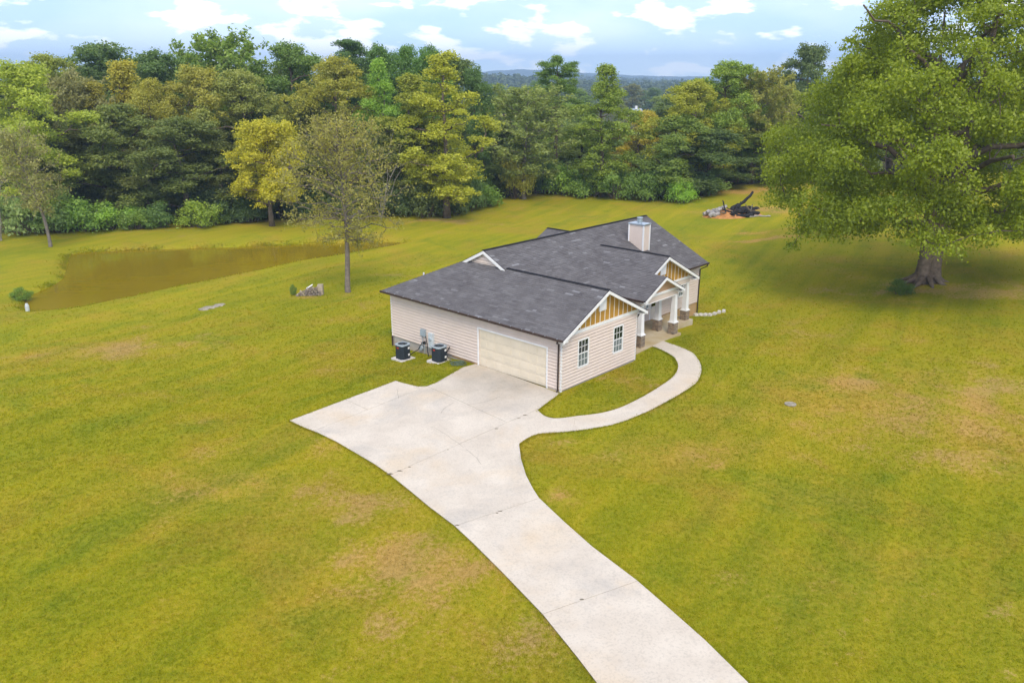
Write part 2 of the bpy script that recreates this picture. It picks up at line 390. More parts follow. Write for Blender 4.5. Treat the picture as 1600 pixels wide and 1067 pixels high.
# worn patches: pixel, radius in metres along x and y, strength, clay share
PATCH = [(1362, 597, 1.6, .8, .9, .15), (1560, 610, 3, 1.6, .7, 0), (1480, 650, 4, 1.2, .55, 0), (1350, 700, 3, .8, .35, 0), (650, 895, 1.6, .7, .95, 0), (535, 800, 1.2, .5, .8, 0), (345, 742, 1.6, .8, .55, 0), (590, 965, .7, .3, .7, 0), (545, 1050, .8, .3, .8, 0),
         (855, 775, .35, 1.0, 1.0, .75), (1130, 728, .5, .3, .7, .9), (960, 715, 2.4, .9, .5, 0), (1400, 450, 6, 3.2, .55, 0), (1530, 455, 7, 3.0, .9, .0), (1440, 455, 3, 1.4, 1.0, .1), (1190, 363, 3.2, .45, .9, 1), (1195, 374, 3.6, .45, 1.0, 1), (1170, 492, .8, .25, .8, .7),
         (1150, 330, 5, 2.0, .95, .6), (1155, 300, 7, 2.0, .95, .8), (1215, 330, 3, 2, .6, .5), (130, 545, 3.0, 1.2, .5, 0), (300, 425, 5, .6, .3, 0), (640, 345, 8, 1.6, .75, .3), (560, 335, 10, 2, .6, .3), (470, 345, 9, 1.6, .5, .2), (850, 600, 1.2, .3, .5, .3),
         (940, 590, 2.6, .18, .9, .25), (1010, 605, .7, .35, .6, .3), (1240, 935, 1.0, .6, .6, 0), (1310, 985, .8, .4, .7, 0), (1180, 870, .6, .25, .6, 0), (1530, 940, 1.0, .4, .7, 0), (1330, 870, 1.2, .35, .5, 0), (1495, 870, .8, .3, .5, 0), (1030, 890, 1.0, .5, .4, 0),
         (1450, 640, 9, 3.5, .50, .85), (1330, 600, 5, 2, .48, .9), (1100, 705, 4, 1.6, .45, .9), (660, 890, 4, 2.4, .60, .7), (560, 790, 3, 1, .58, .7), (340, 760, 4, 1.8, .45, .8), (450, 700, 4, 1.4, .30, .6), (1350, 930, 5, 2.5, .36, .3), (160, 545, 8, 2, .36, .6), (720, 985, 3.5, 1.8, .40, .4), (1560, 720, 5, 2, .36, .5), (1250, 770, 3, 1.2, .34, .6), (1000, 640, 2.4, .6, .5, .7), (885, 690, 2, .5, .45, .5), (560, 880, .7, .5, .8, .2), (480, 1000, .6, .3, .7, .1), (760, 930, .8, .3, .7, .1),
         (760, 350, 9, 1.2, .35, .2), (640, 430, 5, .8, .35, .2), (545, 460, .9, .5, .8, .6), (465, 466, 1.2, .5, .7, .5), (1580, 1040, .5, .5, .9, 0), (1080, 640, 1.8, .7, .4, .2), (640, 572, .5, .2, .6, .7), (705, 575, .5, .3, .8, .4)]
PT = [(at(p[0], p[1]), *p[2:]) for p in PATCH]
def dryness(P):
    d = np.zeros(len(P)); c = np.zeros(len(P)); x, y = P[:, 0], P[:, 1]
    P = P + .55 * np.column_stack([np.sin(1.3 * y + .7 * x) + .6 * np.sin(2.9 * y - 1.7 * x + 1), np.sin(1.1 * x - .5 * y + 2) + .6 * np.sin(2.7 * x + 1.9 * y)]) * np.array([1.0, .55])
    for q, rx, ry, s, cl in PT:
        g = s * np.exp(-(((P[:, 0] - q.x) / rx) ** 2 + ((P[:, 1] - q.y) / ry) ** 2)); d = np.maximum(d, g); c = np.maximum(c, g * cl)
    return d, c

def m_lawn(blade=False):
    t = NT('grass_blade' if blade else 'lawn'); p = t.pos(); dry = t.attr('dry'); clay = t.attr('clay'); wood = t.attr('wood')
    p2 = t.n('Mapping', {'Vector': p, 'Scale': (1, 1, 0)}).outputs[0]
    big = t.noise(p2, .07, 6, .62, .6); mid = t.noise(p2, .42, 6, .65, .3); fine = t.noise(p2, 5.5, 5, .7); vf = t.noise(p2, 26, 3, .7)
    # mowing runs towards the far left
    rot = t.n('Mapping', {'Vector': t.n('Mapping', {'Vector': p2, 'Rotation': (0, 0, R(-58))}).outputs[0], 'Scale': (.04, .5, 1)}).outputs[0]
    streak = t.noise(rot, 1.0, 4, .6, .5)
    s = t.math('ADD', t.math('MULTIPLY', big, .45), t.math('ADD', t.math('MULTIPLY', mid, .30), t.math('MULTIPLY', streak, .25)))
    c = t.ramp(s, (.40, (.15, .195, .012, 1)), (.47, (.25, .255, .013, 1)), (.53, (.34, .285, .018, 1)), (.60, (.38, .25, .05, 1)))
    c = t.mix(.52, c, t.ramp(fine, (.30, (.14, .155, .01, 1)), (.50, (.265, .25, .015, 1)), (.70, (.42, .31, .06, 1))))
    c = t.mix(.28, c, t.ramp(vf, (.32, (.115, .125, .01, 1)), (.5, (.25, .24, .014, 1)), (.68, (.45, .37, .085, 1))))
    och = t.noise(t.n('Mapping', {'Vector': p2, 'Location': (31, 7, 0)}).outputs[0], .15, 7, .66, .8); grn = t.noise(t.n('Mapping', {'Vector': p2, 'Location': (-17, 43, 0)}).outputs[0], .19, 7, .66, .8)
    c = t.mix(t.ramp(och, (.50, 0), (.68, .52)), c, t.ramp(fine, (.3, (.22, .135, .03, 1)), (.7, (.46, .29, .075, 1))))
    c = t.mix(t.ramp(grn, (.53, 0), (.68, .6)), c, t.ramp(fine, (.3, (.08, .125, .012, 1)), (.7, (.21, .26, .025, 1))))
    nn = t.math('ADD', t.math('MULTIPLY', fine, .45), t.math('ADD', t.math('MULTIPLY', mid, .55), t.math('MULTIPLY', vf, .25)))     # mean about .62
    dr = t.math('MULTIPLY', t.math('ADD', t.math('MULTIPLY', dry, .85), t.math('MULTIPLY', t.math('SUBTRACT', t.math('ADD', nn, t.math('MULTIPLY', t.math('SUBTRACT', big, .5), .55)), .74), 2.9)), 3.2, True)
    dr = t.math('MULTIPLY', dr, .85)
    straw = t.ramp(t.math('ADD', t.math('MULTIPLY', vf, .5), t.math('MULTIPLY', fine, .5)), (.36, (.20, .13, .06, 1)), (.6, (.47, .32, .19, 1)))
    c = t.mix(dr, c, straw)
    cl = t.math('MULTIPLY', clay, t.ramp(t.math('ADD', t.math('MULTIPLY', fine, .5), t.math('MULTIPLY', mid, .5)), (.36, .15), (.56, 1.25)), True)
    c = t.mix(cl, c, t.ramp(fine, (.3, (.36, .19, .05, 1)), (.7, (.50, .30, .12, 1))))
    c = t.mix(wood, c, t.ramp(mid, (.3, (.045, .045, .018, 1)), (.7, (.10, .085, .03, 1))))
    c = t.mix(1.0, c, t.ramp(streak, (.36, (.92, .98, .65, 1)), (.64, (1.10, 1.10, .7, 1))), 'MULTIPLY')
    h = t.math('ADD', t.math('MULTIPLY', fine, .6), t.math('MULTIPLY', vf, .4))
    if blade:
        c = t.mix(1.0, c, (1.25, 1.3, 1.2, 1), 'MULTIPLY')
        sh = t.n('MixShader', {0: .45, 1: t.n('BsdfDiffuse', {'Color': c}).outputs[0], 2: t.n('BsdfTranslucent', {'Color': c}).outputs[0]}).outputs[0]
        t.t.links.new(sh, t.out.inputs[0]); return t.m
    t.pbsdf(c, .95, .05, t.bump(h, .09, .8)); return t.m
M['lawn'] = m_lawn(); M['blade'] = m_lawn(True)

def axis(lo, hi, step, far):
    a = list(np.arange(lo, hi + 1e-6, step)); s = step; x = hi
    while x < far: s *= 1.28; x += s; a.append(x)
    s = step; x = lo
    while x > -far: s *= 1.28; x -= s; a.insert(0, x)
    return np.array(a)
gx = axis(-72, 72, .6, 9000); gy = axis(6, 128, .6, 9000)
GX, GY = np.meshgrid(gx, gy); GP = np.stack([GX.ravel(), GY.ravel()], 1)
GZ = terrain(GP)
def grid_mesh(name, V, nx, ny, mat):
    me = bpy.data.meshes.new(name); i = np.arange((ny - 1) * nx).reshape(ny - 1, nx)[:, :-1].ravel()
    F = np.stack([i, i + 1, i + nx + 1, i + nx], 1)
    me.vertices.add(len(V)); me.vertices.foreach_set('co', V.astype('f').ravel())
    me.loops.add(F.size); me.loops.foreach_set('vertex_index', F.astype('i').ravel())
    me.polygons.add(len(F)); me.polygons.foreach_set('loop_start', np.arange(0, F.size, 4, dtype='i')); me.polygons.foreach_set('use_smooth', np.ones(len(F), bool))
    me.materials.append(mat); me.update(calc_edges=True); return me
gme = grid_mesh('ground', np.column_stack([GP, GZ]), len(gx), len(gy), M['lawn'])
def add_attr(me, name, vals, dom='POINT'):
    a = me.attributes.new(name, 'FLOAT', dom); a.data.foreach_set('value', np.asarray(vals, 'f'))
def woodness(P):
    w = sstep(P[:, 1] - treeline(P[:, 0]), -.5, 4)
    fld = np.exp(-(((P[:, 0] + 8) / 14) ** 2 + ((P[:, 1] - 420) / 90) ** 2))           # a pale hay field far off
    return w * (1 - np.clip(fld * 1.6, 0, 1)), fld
dd, cc = dryness(GP); ww, fld = woodness(GP)
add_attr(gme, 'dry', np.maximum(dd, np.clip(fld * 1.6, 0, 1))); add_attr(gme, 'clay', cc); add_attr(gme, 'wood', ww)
tag(link('ground', gme), 'uneven yellow-green mown lawn around the house', 'ground', kind='structure')

pm = MB(); pm.face([(x, y, POND_Z) for x, y in [(p[0] * 1.0, p[1]) for p in POND]])
cx_ = sum(p[0] for p in POND) / len(POND); cy_ = sum(p[1] for p in POND) / len(POND)
pm = MB()
big = [(cx_ + (p[0] - cx_) * 1.03, cy_ + (p[1] - cy_) * 1.05) for p in POND]
pm.face([(x, y, POND_Z + .03) for x, y in big][::1])
tag(pm.build('pond', M['water']), 'still muddy brown pond below the woods', 'pond', kind='structure')

# ------------------------------------------------------------------ drive and walk, slab by slab
ZS = .045
def slab(name, poly, parent, mat, z=ZS):
    A = sum(poly[i][0] * poly[(i + 1) % len(poly)][1] - poly[(i + 1) % len(poly)][0] * poly[i][1] for i in range(len(poly)))
    if A < 0: poly = poly[::-1]
    mb = MB(); mb.prism(poly, -.12, z); o = mb.build(name, mat, parent)
    return o
def clip(poly, p, n):
    """part of poly on the side of the line through p where (x - p).n >= 0"""
    out = []
    for i in range(len(poly)):
        a, b = poly[i], poly[(i + 1) % len(poly)]
        da = (a[0] - p[0]) * n[0] + (a[1] - p[1]) * n[1]; db = (b[0] - p[0]) * n[0] + (b[1] - p[1]) * n[1]
        if da >= 0: out.append(a)
        if da * db < 0:
            t = da / (da - db); out.append((a[0] + (b[0] - a[0]) * t, a[1] + (b[1] - a[1]) * t))
    return out
def cutline(a, b):
    a, b = flat(*a), flat(*b); d = (b[0] - a[0], b[1] - a[1]); L = math.hypot(*d); return a, (-d[1] / L, d[0] / L)   # normal: left of a->b
drive = empty('driveway', (0, 0, 0)); tag(drive, 'pale concrete driveway of large slabs leading to the garage', 'driveway', kind='structure')
G_ = .009
def split(poly, a, b):
    p, n = cutline(a, b)
    return clip(poly, (p[0] + n[0] * G_, p[1] + n[1] * G_), n), clip(poly, (p[0] - n[0] * G_, p[1] - n[1] * G_), (-n[0], -n[1]))
rest, lower = split(DRIVE, (609.6, 743), (840.5, 640))       # long joint across the drive
apron, main_ = split(rest, (491.7, 674), (667.5, 604.4))
ap1, ap2 = split(apron, (539, 625), (572, 640))
mn1, mn2 = split(main_, (667.5, 604.4), (792, 661))
lo1, r2 = split(lower, (712, 822.5), (842.5, 779.5)); lo2, r3 = split(r2, (847, 961), (996, 909)); lo3, lo4 = split(r3, (985, 1140), (1235, 1140))
for s_ in (ap1, ap2, mn1, mn2, lo1, lo2, lo3, lo4): slab('slab', s_, drive, M['concrete'])
mb = MB(); mb.prism(DRIVE if sum(DRIVE[i][0] * DRIVE[(i + 1) % len(DRIVE)][1] - DRIVE[(i + 1) % len(DRIVE)][0] * DRIVE[i][1] for i in range(len(DRIVE))) > 0 else DRIVE[::-1], -.10, ZS - .02)
mb.build('joint_fill', M['crack'], drive)
def crack(pts, w, name='crack'):
    P = [Vector((*flat(*p), ZS + .004)) for p in pts]; Q = []
    for i in range(len(P) - 1):
        k = max(2, int((P[i + 1] - P[i]).length / .25))
        for j in range(k): Q.append(P[i].lerp(P[i + 1], j / k) + Vector((random.uniform(-.03, .03), random.uniform(-.03, .03), 0)))
    Q.append(P[-1]); mb = MB()
    for i in range(len(Q) - 1):
        d = (Q[i + 1] - Q[i]).normalized(); n = Vector((-d.y, d.x, 0)) * w / 2
        mb.face([Q[i] - n, Q[i + 1] - n, Q[i + 1] + n, Q[i] + n])
    mb.build(name, M['crack'], drive)
crack([(709, 630), (697, 637), (689, 647)], .014); crack([(731, 634), (755, 630), (781, 621)], .012); crack([(729, 703), (745, 717), (752, 727)], .012); crack([(621, 609), (622.5, 624)], .012)
crack([(676, 668), (700, 682), (724, 700)], .010)
for p in ((609, 742, .16), (776, 671, .12), (820, 650, .14), (810, 655, .10), (782, 800, .1), (777, 803, .07), (908, 938, .08), (625, 737, .12), (640, 731, .08), (715, 822, .1), (700, 704, .06)):   # weeds and dirt in the joints
    x, y = flat(p[0], p[1]); mb = MB(); k = 9
    mb.face([(x + math.cos(6.283 * i / k) * p[2] * random.uniform(.5, 1.2), y + math.sin(6.283 * i / k) * p[2] * .45 * random.uniform(.5, 1.2), ZS + .006) for i in range(k)])
    mb.build('dirt_spot', M['crack'], drive)

walk = empty('walkway'); tag(walk, 'curved pale concrete footpath from the driveway to the porch', 'footpath', kind='structure')
def resample(pts, n):
    P = [Vector(p) for p in pts]; # Catmull-Rom then even spacing
    Q = []
    for i in range(len(P) - 1):
        a, b, c, d = P[max(i - 1, 0)], P[i], P[i + 1], P[min(i + 2, len(P) - 1)]
        for k in range(8):
            t = k / 8; Q.append(.5 * ((2 * b) + (c - a) * t + (2 * a - 5 * b + 4 * c - d) * t * t + (3 * b - a - 3 * c + d) * t ** 3))
    Q.append(P[-1]); L = [0]
    for i in range(len(Q) - 1): L.append(L[-1] + (Q[i + 1] - Q[i]).length)
    out = []; j = 0
    for k in range(n):
        s = L[-1] * k / (n - 1)
        while j < len(L) - 2 and L[j + 1] < s: j += 1
        t = (s - L[j]) / max(L[j + 1] - L[j], 1e-9); v = Q[j].lerp(Q[j + 1], t); out.append((v.x, v.y))
    return out
wi, wo_ = resample(WALK_IN, 61), resample(WALK_OUT, 61)
cuts = [0, 9, 18, 26, 34, 41, 48, 54, 60]
for i in range(len(cuts) - 1):
    a, b = cuts[i], cuts[i + 1]; I, O = wi[a:b + 1], wo_[a:b + 1]
    sh = lambda p, q, g: (p[0] + (q[0] - p[0]) * g, p[1] + (q[1] - p[1]) * g)
    I, O = list(I), list(O)
    I[0] = sh(I[0], I[1], .02); O[0] = sh(O[0], O[1], .02)
    slab('slab', I + O[::-1], walk, M['concrete'], .05 + .002 * (i % 2))

# ------------------------------------------------------------------ the house
house = empty('house', (HX, HY, 0), HYAW)
tag(house, 'single storey beige sided house with grey shingle roof, garage and front porch', 'house')
HE, RP = 2.949, .505
WG, LW = 6.545, 13.34
BE = 19.45                      # right end wall
MF, MRW = 3.58, 13.37           # main front and rear wall
SB = .11                        # bottom of the siding
def lap_wall(p0, p1, nrm, z0, z1, holes=(), top=None, parent=house, name='siding'):
    """lapped siding from p0 to p1 (local x, y); holes = (s0, s1, z0, z1); top(s) gives a sloping upper limit"""
    mb = MB(); p0, p1 = Vector(p0), Vector(p1); L = (p1 - p0).length; d = (p1 - p0) / L; n = Vector(nrm); ex = .175
    z = z0
    def P(s, o, zz): q = p0 + d * s + n * o; return (q.x, q.y, zz)
    while z < z1 - .005:
        zt = min(z + ex, z1); zm = (z + zt) / 2
        iv = [(0.0, L)]
        if top is not None:
            S = [s for s in np.linspace(0, L, 400) if top(s) >= zt - .02]
            iv = [(min(S), max(S))] if S else []
        for h in holes:
            if h[2] < zm < h[3]:
                iv = [q for a, b in iv for q in ((a, min(b, h[0])), (max(a, h[1]), b)) if q[1] - q[0] > .005]
        for a, b in iv:
            f = [P(a, .055, z + .045), P(b, .055, z + .045), P(b, .012, zt), P(a, .012, zt)]; g = [P(a, .002, z), P(b, .002, z), P(b, .055, z + .045), P(a, .055, z + .045)]; mb.face([P(a, .012, zt - .0005), P(b, .012, zt - .0005), P(b, 0, zt), P(a, 0, zt)])
            mb.face(f); mb.face(g)
        z = zt
    # solid backing
    return mb.build(name, M['siding'], parent, 'stuff')
def wall_core(name, x0, x1, y0, y1, z0, z1): 
    mb = MB(); mb.box(x0, x1, y0, y1, z0, z1); return mb.build(name, M['siding'], house)
# backing walls (14 cm thick, behind the laps)
DY0, DY1, DZ = .843 + .09, .843 + 4.97, 2.16       # garage door opening along y
mb = MB()
mb.box(0, .14, 0, DY0, -.02, 2.9); mb.box(0, .14, DY1, LW, SB - .02, 2.9); mb.box(0, .14, DY0, DY1, DZ, 2.9)
mb.box(.14, WG, 0, .14, SB - .02, 2.9); mb.box(WG - .14, WG, .14, MF, SB - .02, 2.9); mb.box(WG, BE, MF, MF + .14, .13, 2.9)
mb.box(BE - .14, BE, MF + .14, MRW, SB - .02, 2.9); mb.box(.14, BE - .14, MRW - .14, MRW, SB - .02, 2.9)
mb.build('wall', M['siding'], house)
WIN = [(1.308, 2.198, .955, 2.456), (4.36, 5.25, .955, 2.456)]
lap_wall((0, LW), (0, 0), (-1, 0), SB, 2.86, [(LW - DY1 - .09, LW - DY0 + .09, -1, DZ + .09)])
lap_wall((0, 0), (WG, 0), (0, -1), SB - .03, 2.87, [(w[0], w[1], w[2], w[3]) for w in WIN])
lap_wall((WG, 0), (WG, MF), (1, 0), SB, 2.9)
FD = (13.42, 14.36)             # front door along x
PW = [(12.86, 13.24, .95, 2.2), (16.8, 17.7, 1.0, 2.3)]
lap_wall((WG, MF), (BE, MF), (0, -1), .15, 2.9, [(FD[0] - WG - .08, FD[1] - WG + .08, 0, 2.3)] + [(w[0] - WG, w[1] - WG, w[2], w[3]) for w in PW])
lap_wall((BE, MF), (BE, MRW), (1, 0), .12, 5.4, (), lambda s: 2.9 + RP * min(s, MRW - MF - s) + .1)
lap_wall((BE, MRW), (0, MRW), (0, 1), .12, 2.9)
# foundation
mb = MB()
mb.box(.02, BE - .02, MRW - .16, MRW - .02, -1.6, SB - .02); mb.box(.025, .16, DY1 + .12, LW - .02, -1.3, SB - .02)
mb.box(.03, WG - .02, .02, .16, -.4, SB - .04); mb.box(.03, .16, .03, DY0 - .1, -.3, .0)
mb.build('foundation', M['foundation'], house)
mb = MB(); mb.box(WG, BE - .02, MF + .02, MF + .16, -1.5, .145); mb.box(BE - .16, BE - .021, MF + .16, MRW - .16, -1.6, .10)
mb.build('foundation', M['clay_block'], house)
mb = MB(); mb.box(.0, .03, 5.95, 8.0, .02, .10); mb.build('sill_board', plain('bare_sill', (.45, .25, .09), .8, .2), house)
# corner posts
mb = MB()
for (x, y, z0, z1) in ((0, 0, .02, 2.9), (WG, 0, .05, 2.85), (0, LW, SB, 2.9), (BE, MF, .12, 2.9), (BE, MRW, .12, 2.9)):
    sx = -1 if x == 0 else 1; sy = -1 if y < 5 else 1
    xs = sorted((x + sx * .03, x - sx * .07)); ys = sorted((y + sy * .03, y - sy * .07))
    m2 = MB(); m2.box(xs[0], xs[1], ys[0], ys[1], z0, z1); m2.build('corner_trim', M['white'], house)

# --- roof: polygons in plan with a height function; shingle courses clipped to the polygon
def roof_plane(poly, eave_dir, up_dir, e0, name='shingles', hz=HE):
    """poly: plan points; eave_dir, up_dir: plan unit vectors; e0: plan position of the eave along up_dir (height hz there)"""
    ed, ud = Vector(eave_dir), Vector(up_dir); sl = math.sqrt(1 + RP * RP)
    U = [(Vector(p).dot(ed), Vector(p).dot(ud) - e0) for p in poly]
    def P3(s, r, lift):
        q = ed * s + ud * (r + e0); nz = Vector((-ud.x * RP, -ud.y * RP, 1)) / sl
        return (q.x + nz.x * lift, q.y + nz.y * lift, hz + r * RP + nz.z * lift)
    # deck
    top = [P3(s, r, 0) for s, r in U]; bot = [P3(s, r, -.10) for s, r in U]; mb = MB(); n = len(top)
    mb.v = top + bot; mb.f = [tuple(range(n)), tuple(range(n, 2 * n))[::-1]] + [(i, (i + 1) % n, n + (i + 1) % n, n + i) for i in range(n)]; mb.t = [.2] * len(mb.f)
    deck = mb.build('roof_deck', M['ridge'], house)
    def iv(r):
        xs = []
        for i in range(n):
            (s0, r0), (s1, r1) = U[i], U[(i + 1) % n]
            if (r0 > r) != (r1 > r): xs.append(s0 + (s1 - s0) * (r - r0) / (r1 - r0))
        return (min(xs), max(xs)) if len(xs) >= 2 else None
    mb = MB(); ex = .142 / sl; r = min(u[1] for u in U); rmax = max(u[1] for u in U); k = 0
    while r < rmax - .01:
        r1 = min(r + ex, rmax); q = iv((r + r1) / 2); k += 1
        if q:
            s = q[0] - random.uniform(0, .3); hold = .5
            while s < q[1]:
                w = random.uniform(.22, .62); a, b = max(s, q[0]), min(s + w, q[1]); s += w
                if b - a < .01: continue
                t = min(1, max(0, random.gauss(.50, .15) + (.20 if random.random() < .07 else 0)))
                l0 = random.uniform(.012, .020); rr = r - (.006 if random.random() < .5 else 0)
                mb.face([P3(a, rr, l0), P3(b, rr, l0), P3(b, r1, .004), P3(a, r1, .004)], t)
                mb.face([P3(a, rr, 0), P3(b, rr, 0), P3(b, rr, l0), P3(a, rr, l0)], 0)
        r = r1
    o = mb.build(name, M['shingle'], house, 'stuff'); return o
OR, OE = .432, .398
RX = WG / 2                      # wing ridge
RZ = HE + RP * (RX + OE)         # its height
AE, AM = 3.182, 8.476            # main front eave, ridge
HM = HE + RP * (AM - AE); RE = 2 * AM - AE; XR = 19.882; XL = 3.07
HIPY = RE - (RX + OE)
roof_plane([(-OE, -OR), (RX, -OR), (RX, HIPY), (-OE, RE)], (0, -1), (1, 0), -OE)                       # over the garage wall
roof_plane([(WG + OE, -OR), (WG + OE, 5.0), (RX, 7.4), (RX, -OR)], (0, 1), (-1, 0), -(WG + OE))       # its far side
roof_plane([(XL, AE), (XR, AE), (XR, AM), (XL, AM)], (1, 0), (0, 1), AE)                             # main front
roof_plane([(XR, RE), (-OE, RE), (XL, HIPY + .2), (XL, AM), (XR, AM)], (-1, 0), (0, -1), -RE)              # main rear with hip
# wide porch gable and small porch gable
G2Y, G2C, G2W = 1.592, 12.171, 3.739
G2R = HE + RP * G2W
roof_plane([(G2C - G2W, G2Y), (G2C, G2Y), (G2C, 7.0), (G2C - G2W, 3.5)], (0, -1), (1, 0), G2C - G2W)
roof_plane([(G2C + G2W, 3.6), (G2C, 7.0), (G2C, G2Y), (G2C + G2W, G2Y)], (0, 1), (-1, 0), -(G2C + G2W))
PGY, PGC, PGW = .615, 10.418, 2.134
PGH = HE + .03
PGR = PGH + RP * PGW
roof_plane([(PGC - PGW, PGY), (PGC, PGY), (PGC, 5.6), (PGC - PGW, 3.6)], (0, -1), (1, 0), PGC - PGW, hz=PGH)
roof_plane([(PGC + PGW, 3.6), (PGC, 5.6), (PGC, PGY), (PGC + PGW, PGY)], (0, 1), (-1, 0), -(PGC + PGW), hz=PGH)
# rear cross gable
RGX, RGW = 15.2, 3.4
roof_plane([(RGX - RGW, 13.9), (RGX, 13.9), (RGX, 9.8), (RGX - RGW, 13.2)], (0, -1), (1, 0), RGX - RGW)
roof_plane([(RGX + RGW, 13.2), (RGX, 9.8), (RGX, 13.9), (RGX + RGW, 13.9)], (0, 1), (-1, 0), -(RGX + RGW))
mb = MB(); mb.prism([(RGX - 3.2, MRW), (RGX + 3.2, MRW), (RGX + 3.2, 13.6), (RGX - 3.2, 13.6)], -1.6, HE - .1); mb.build('rear_bay_wall', M['siding'], house)
def gable_tri(x0, xc, x1, y, z0, hz, mat, name, th=.06, par=house):
    mb = MB(); A = [(x0, y, z0), (x1, y, z0), (xc, y, hz)]; B = [(x, y + th, z) for x, y, z in A]
    mb.v = A + B; mb.f = [(0, 1, 2), (5, 4, 3), (0, 3, 4, 1), (1, 4, 5, 2), (2, 5, 3, 0)]; mb.t = [.5] * 5
    return mb.build(name, mat, par)
gable_tri(RGX - 3.2, RGX, RGX + 3.2, 13.56, HE - .1, HE + RP * 3.15, M['siding'], 'gable_wall')
# ridge caps
def cap(p, q): mb = MB(); mb.bar(p, q, .20, .035); return mb.build('ridge_cap', M['ridge'], house)
cap((XL, AM, HM + .012), (XR, AM, HM + .012)); cap((RX, -OR, RZ + .012), (RX, 6.75, RZ + .012)); cap((G2C, G2Y, G2R + .012), (G2C, 6.75, G2R + .012)); cap((RGX, 13.9, HE + RP * RGW + .012), (RGX, 10.2, HE + RP * RGW + .012))
# white rake boards and soffits on the gables
def rake(x0, z0, x1, z1, y, name='rake_board', d=.17, t=.035, off=-.04):
    mb = MB(); a = [(x0, y, z0 + off), (x1, y, z1 + off), (x1, y, z1 + off - d), (x0, y, z0 + off - d)]
    mb.hull8([(p[0], y + t, p[2]) for p in a], a); return mb.build(name, M['white'], house)
def rakes(xc, w, y, hz, depth=.40):
    for s in (-1, 1):
        rake(xc + s * w, hz, xc, hz + RP * w, y - .035)
        mb = MB(); a = [(xc + s * w, y, hz - .11), (xc, y, hz + RP * w - .11), (xc, y + depth, hz + RP * w - .11), (xc + s * w, y + depth, hz - .11)]
        mb.hull8(a, [(p[0], p[1], p[2] - .015) for p in a]); mb.build('soffit', M['white'], house)
rakes(RX, RX + OE, -OR, HE); rakes(G2C, G2W, G2Y, HE); rakes(PGC, PGW, PGY, PGH)
for s in (0, 1):                                                                   # left main gable, facing -x
    y0 = (AE + .3, RE - .3)[s]; z0 = HE + RP * .3; mb = MB()
    a = [(XL, y0, z0 - .03), (XL, AM, HM - .03), (XL, AM, HM - .21), (XL, y0, z0 - .21)]
    mb.hull8([(XL - .035, p[1], p[2]) for p in a], a); mb.build('rake_board', M['white'], house)
    y0 = (AE, RE)[s]; mb = MB(); a = [(XR, y0, HE - .03), (XR, AM, HM - .03), (XR, AM, HM - .21), (XR, y0, HE - .21)]
    mb.hull8([(XR + .035, p[1], p[2]) for p in a], a); mb.build('rake_board', M['white'], house)
lap_wall((XL + .16, RE - .6), (XL + .16, AE + .6), (-1, 0), 3.6, HM - .1, (), lambda s: HE + .2 + RP * min(s + .5, RE - AE - 1.2 - s + .5) - .34)
mb = MB(); mb.v = [(XL + .18, AE + .5, HE), (XL + .18, RE - .5, HE), (XL + .18, AM, HM - .12), (XL + .3, AE + .5, HE), (XL + .3, RE - .5, HE), (XL + .3, AM, HM - .12)]
mb.f = [(0, 2, 1), (3, 4, 5), (0, 1, 4, 3), (1, 2, 5, 4), (2, 0, 3, 5)]; mb.t = [.5] * 5; mb.build('gable_wall', M['siding'], house)
# board and batten gables
def gable_panel(xc, w, y, z0, hz, mat, vent=True, bat=.41, trimx=None):
    """triangle of painted board with battens, white band under it and a white louvre"""
    half = (hz - z0) / RP
    g = gable_tri(xc - half, xc, xc + half, y - .02, z0, hz, mat, 'gable_panel')
    x = xc - half + .25
    while x < xc + half - .1:
        top = hz - RP * abs(x - xc)
        if top - z0 > .12 and bat:
            zb = z0
            if vent and abs(x - xc) < .33: zb = z0
            m2 = MB(); m2.box(x - .022, x + .022, y - .045, y - .02, zb, top); m2.build('batten', M['batten'], g)
        x += bat or 9
    if vent:
        m2 = MB(); m2.box(xc - .3, xc + .3, y - .075, y - .02, z0 + .62, min(z0 + 1.4, hz - RP * .3 + .05)); v = m2.build('gable_vent', M['white'], g)
        for k in range(8):
            m3 = MB(); zz = z0 + .68 + k * .085; m3.box(xc - .25, xc + .25, y - .09, y - .075, zz, zz + .05); m3.build('louvre', M['white'], v)
    return g
gable_panel(RX, RX, -.0, 3.02, RZ - .12, M['mustard'])
gable_panel(G2C, 3.3, 2.02, 3.02, G2R - .12, M['mustard'])
gable_panel(PGC, 1.8, 1.02, 3.05, PGR - .12, M['tan_panel'], False, 0)
def band(x0, x1, y, z0, z1, name='trim_band'): mb = MB(); mb.box(x0, x1, y - .05, y - .0, z0, z1); return mb.build(name, M['white'], house)
band(-.05, WG + .05, -.0, 2.86, 3.03); band(G2C - 3.3, G2C + 3.3, 2.0, 2.90, 3.03); band(PGC - 1.95, PGC + 1.95, 1.0, 2.92, 3.06)
# eave returns at the gable feet
for (x0, x1, y0, y1) in ((-OE, .02, -OR, .02), (WG - .02, WG + OE, -OR, .02), (G2C + 3.3, G2C + G2W, G2Y, 2.0), (PGC - PGW, PGC - 1.8, PGY, 1.0), (PGC + 1.8, PGC + PGW, PGY, 1.0)):
    mb = MB(); mb.box(x0 + .01, x1 - .01, y0 + .002, y1, HE - .17, HE - .10); mb.build('eave_return', M['white'], house)
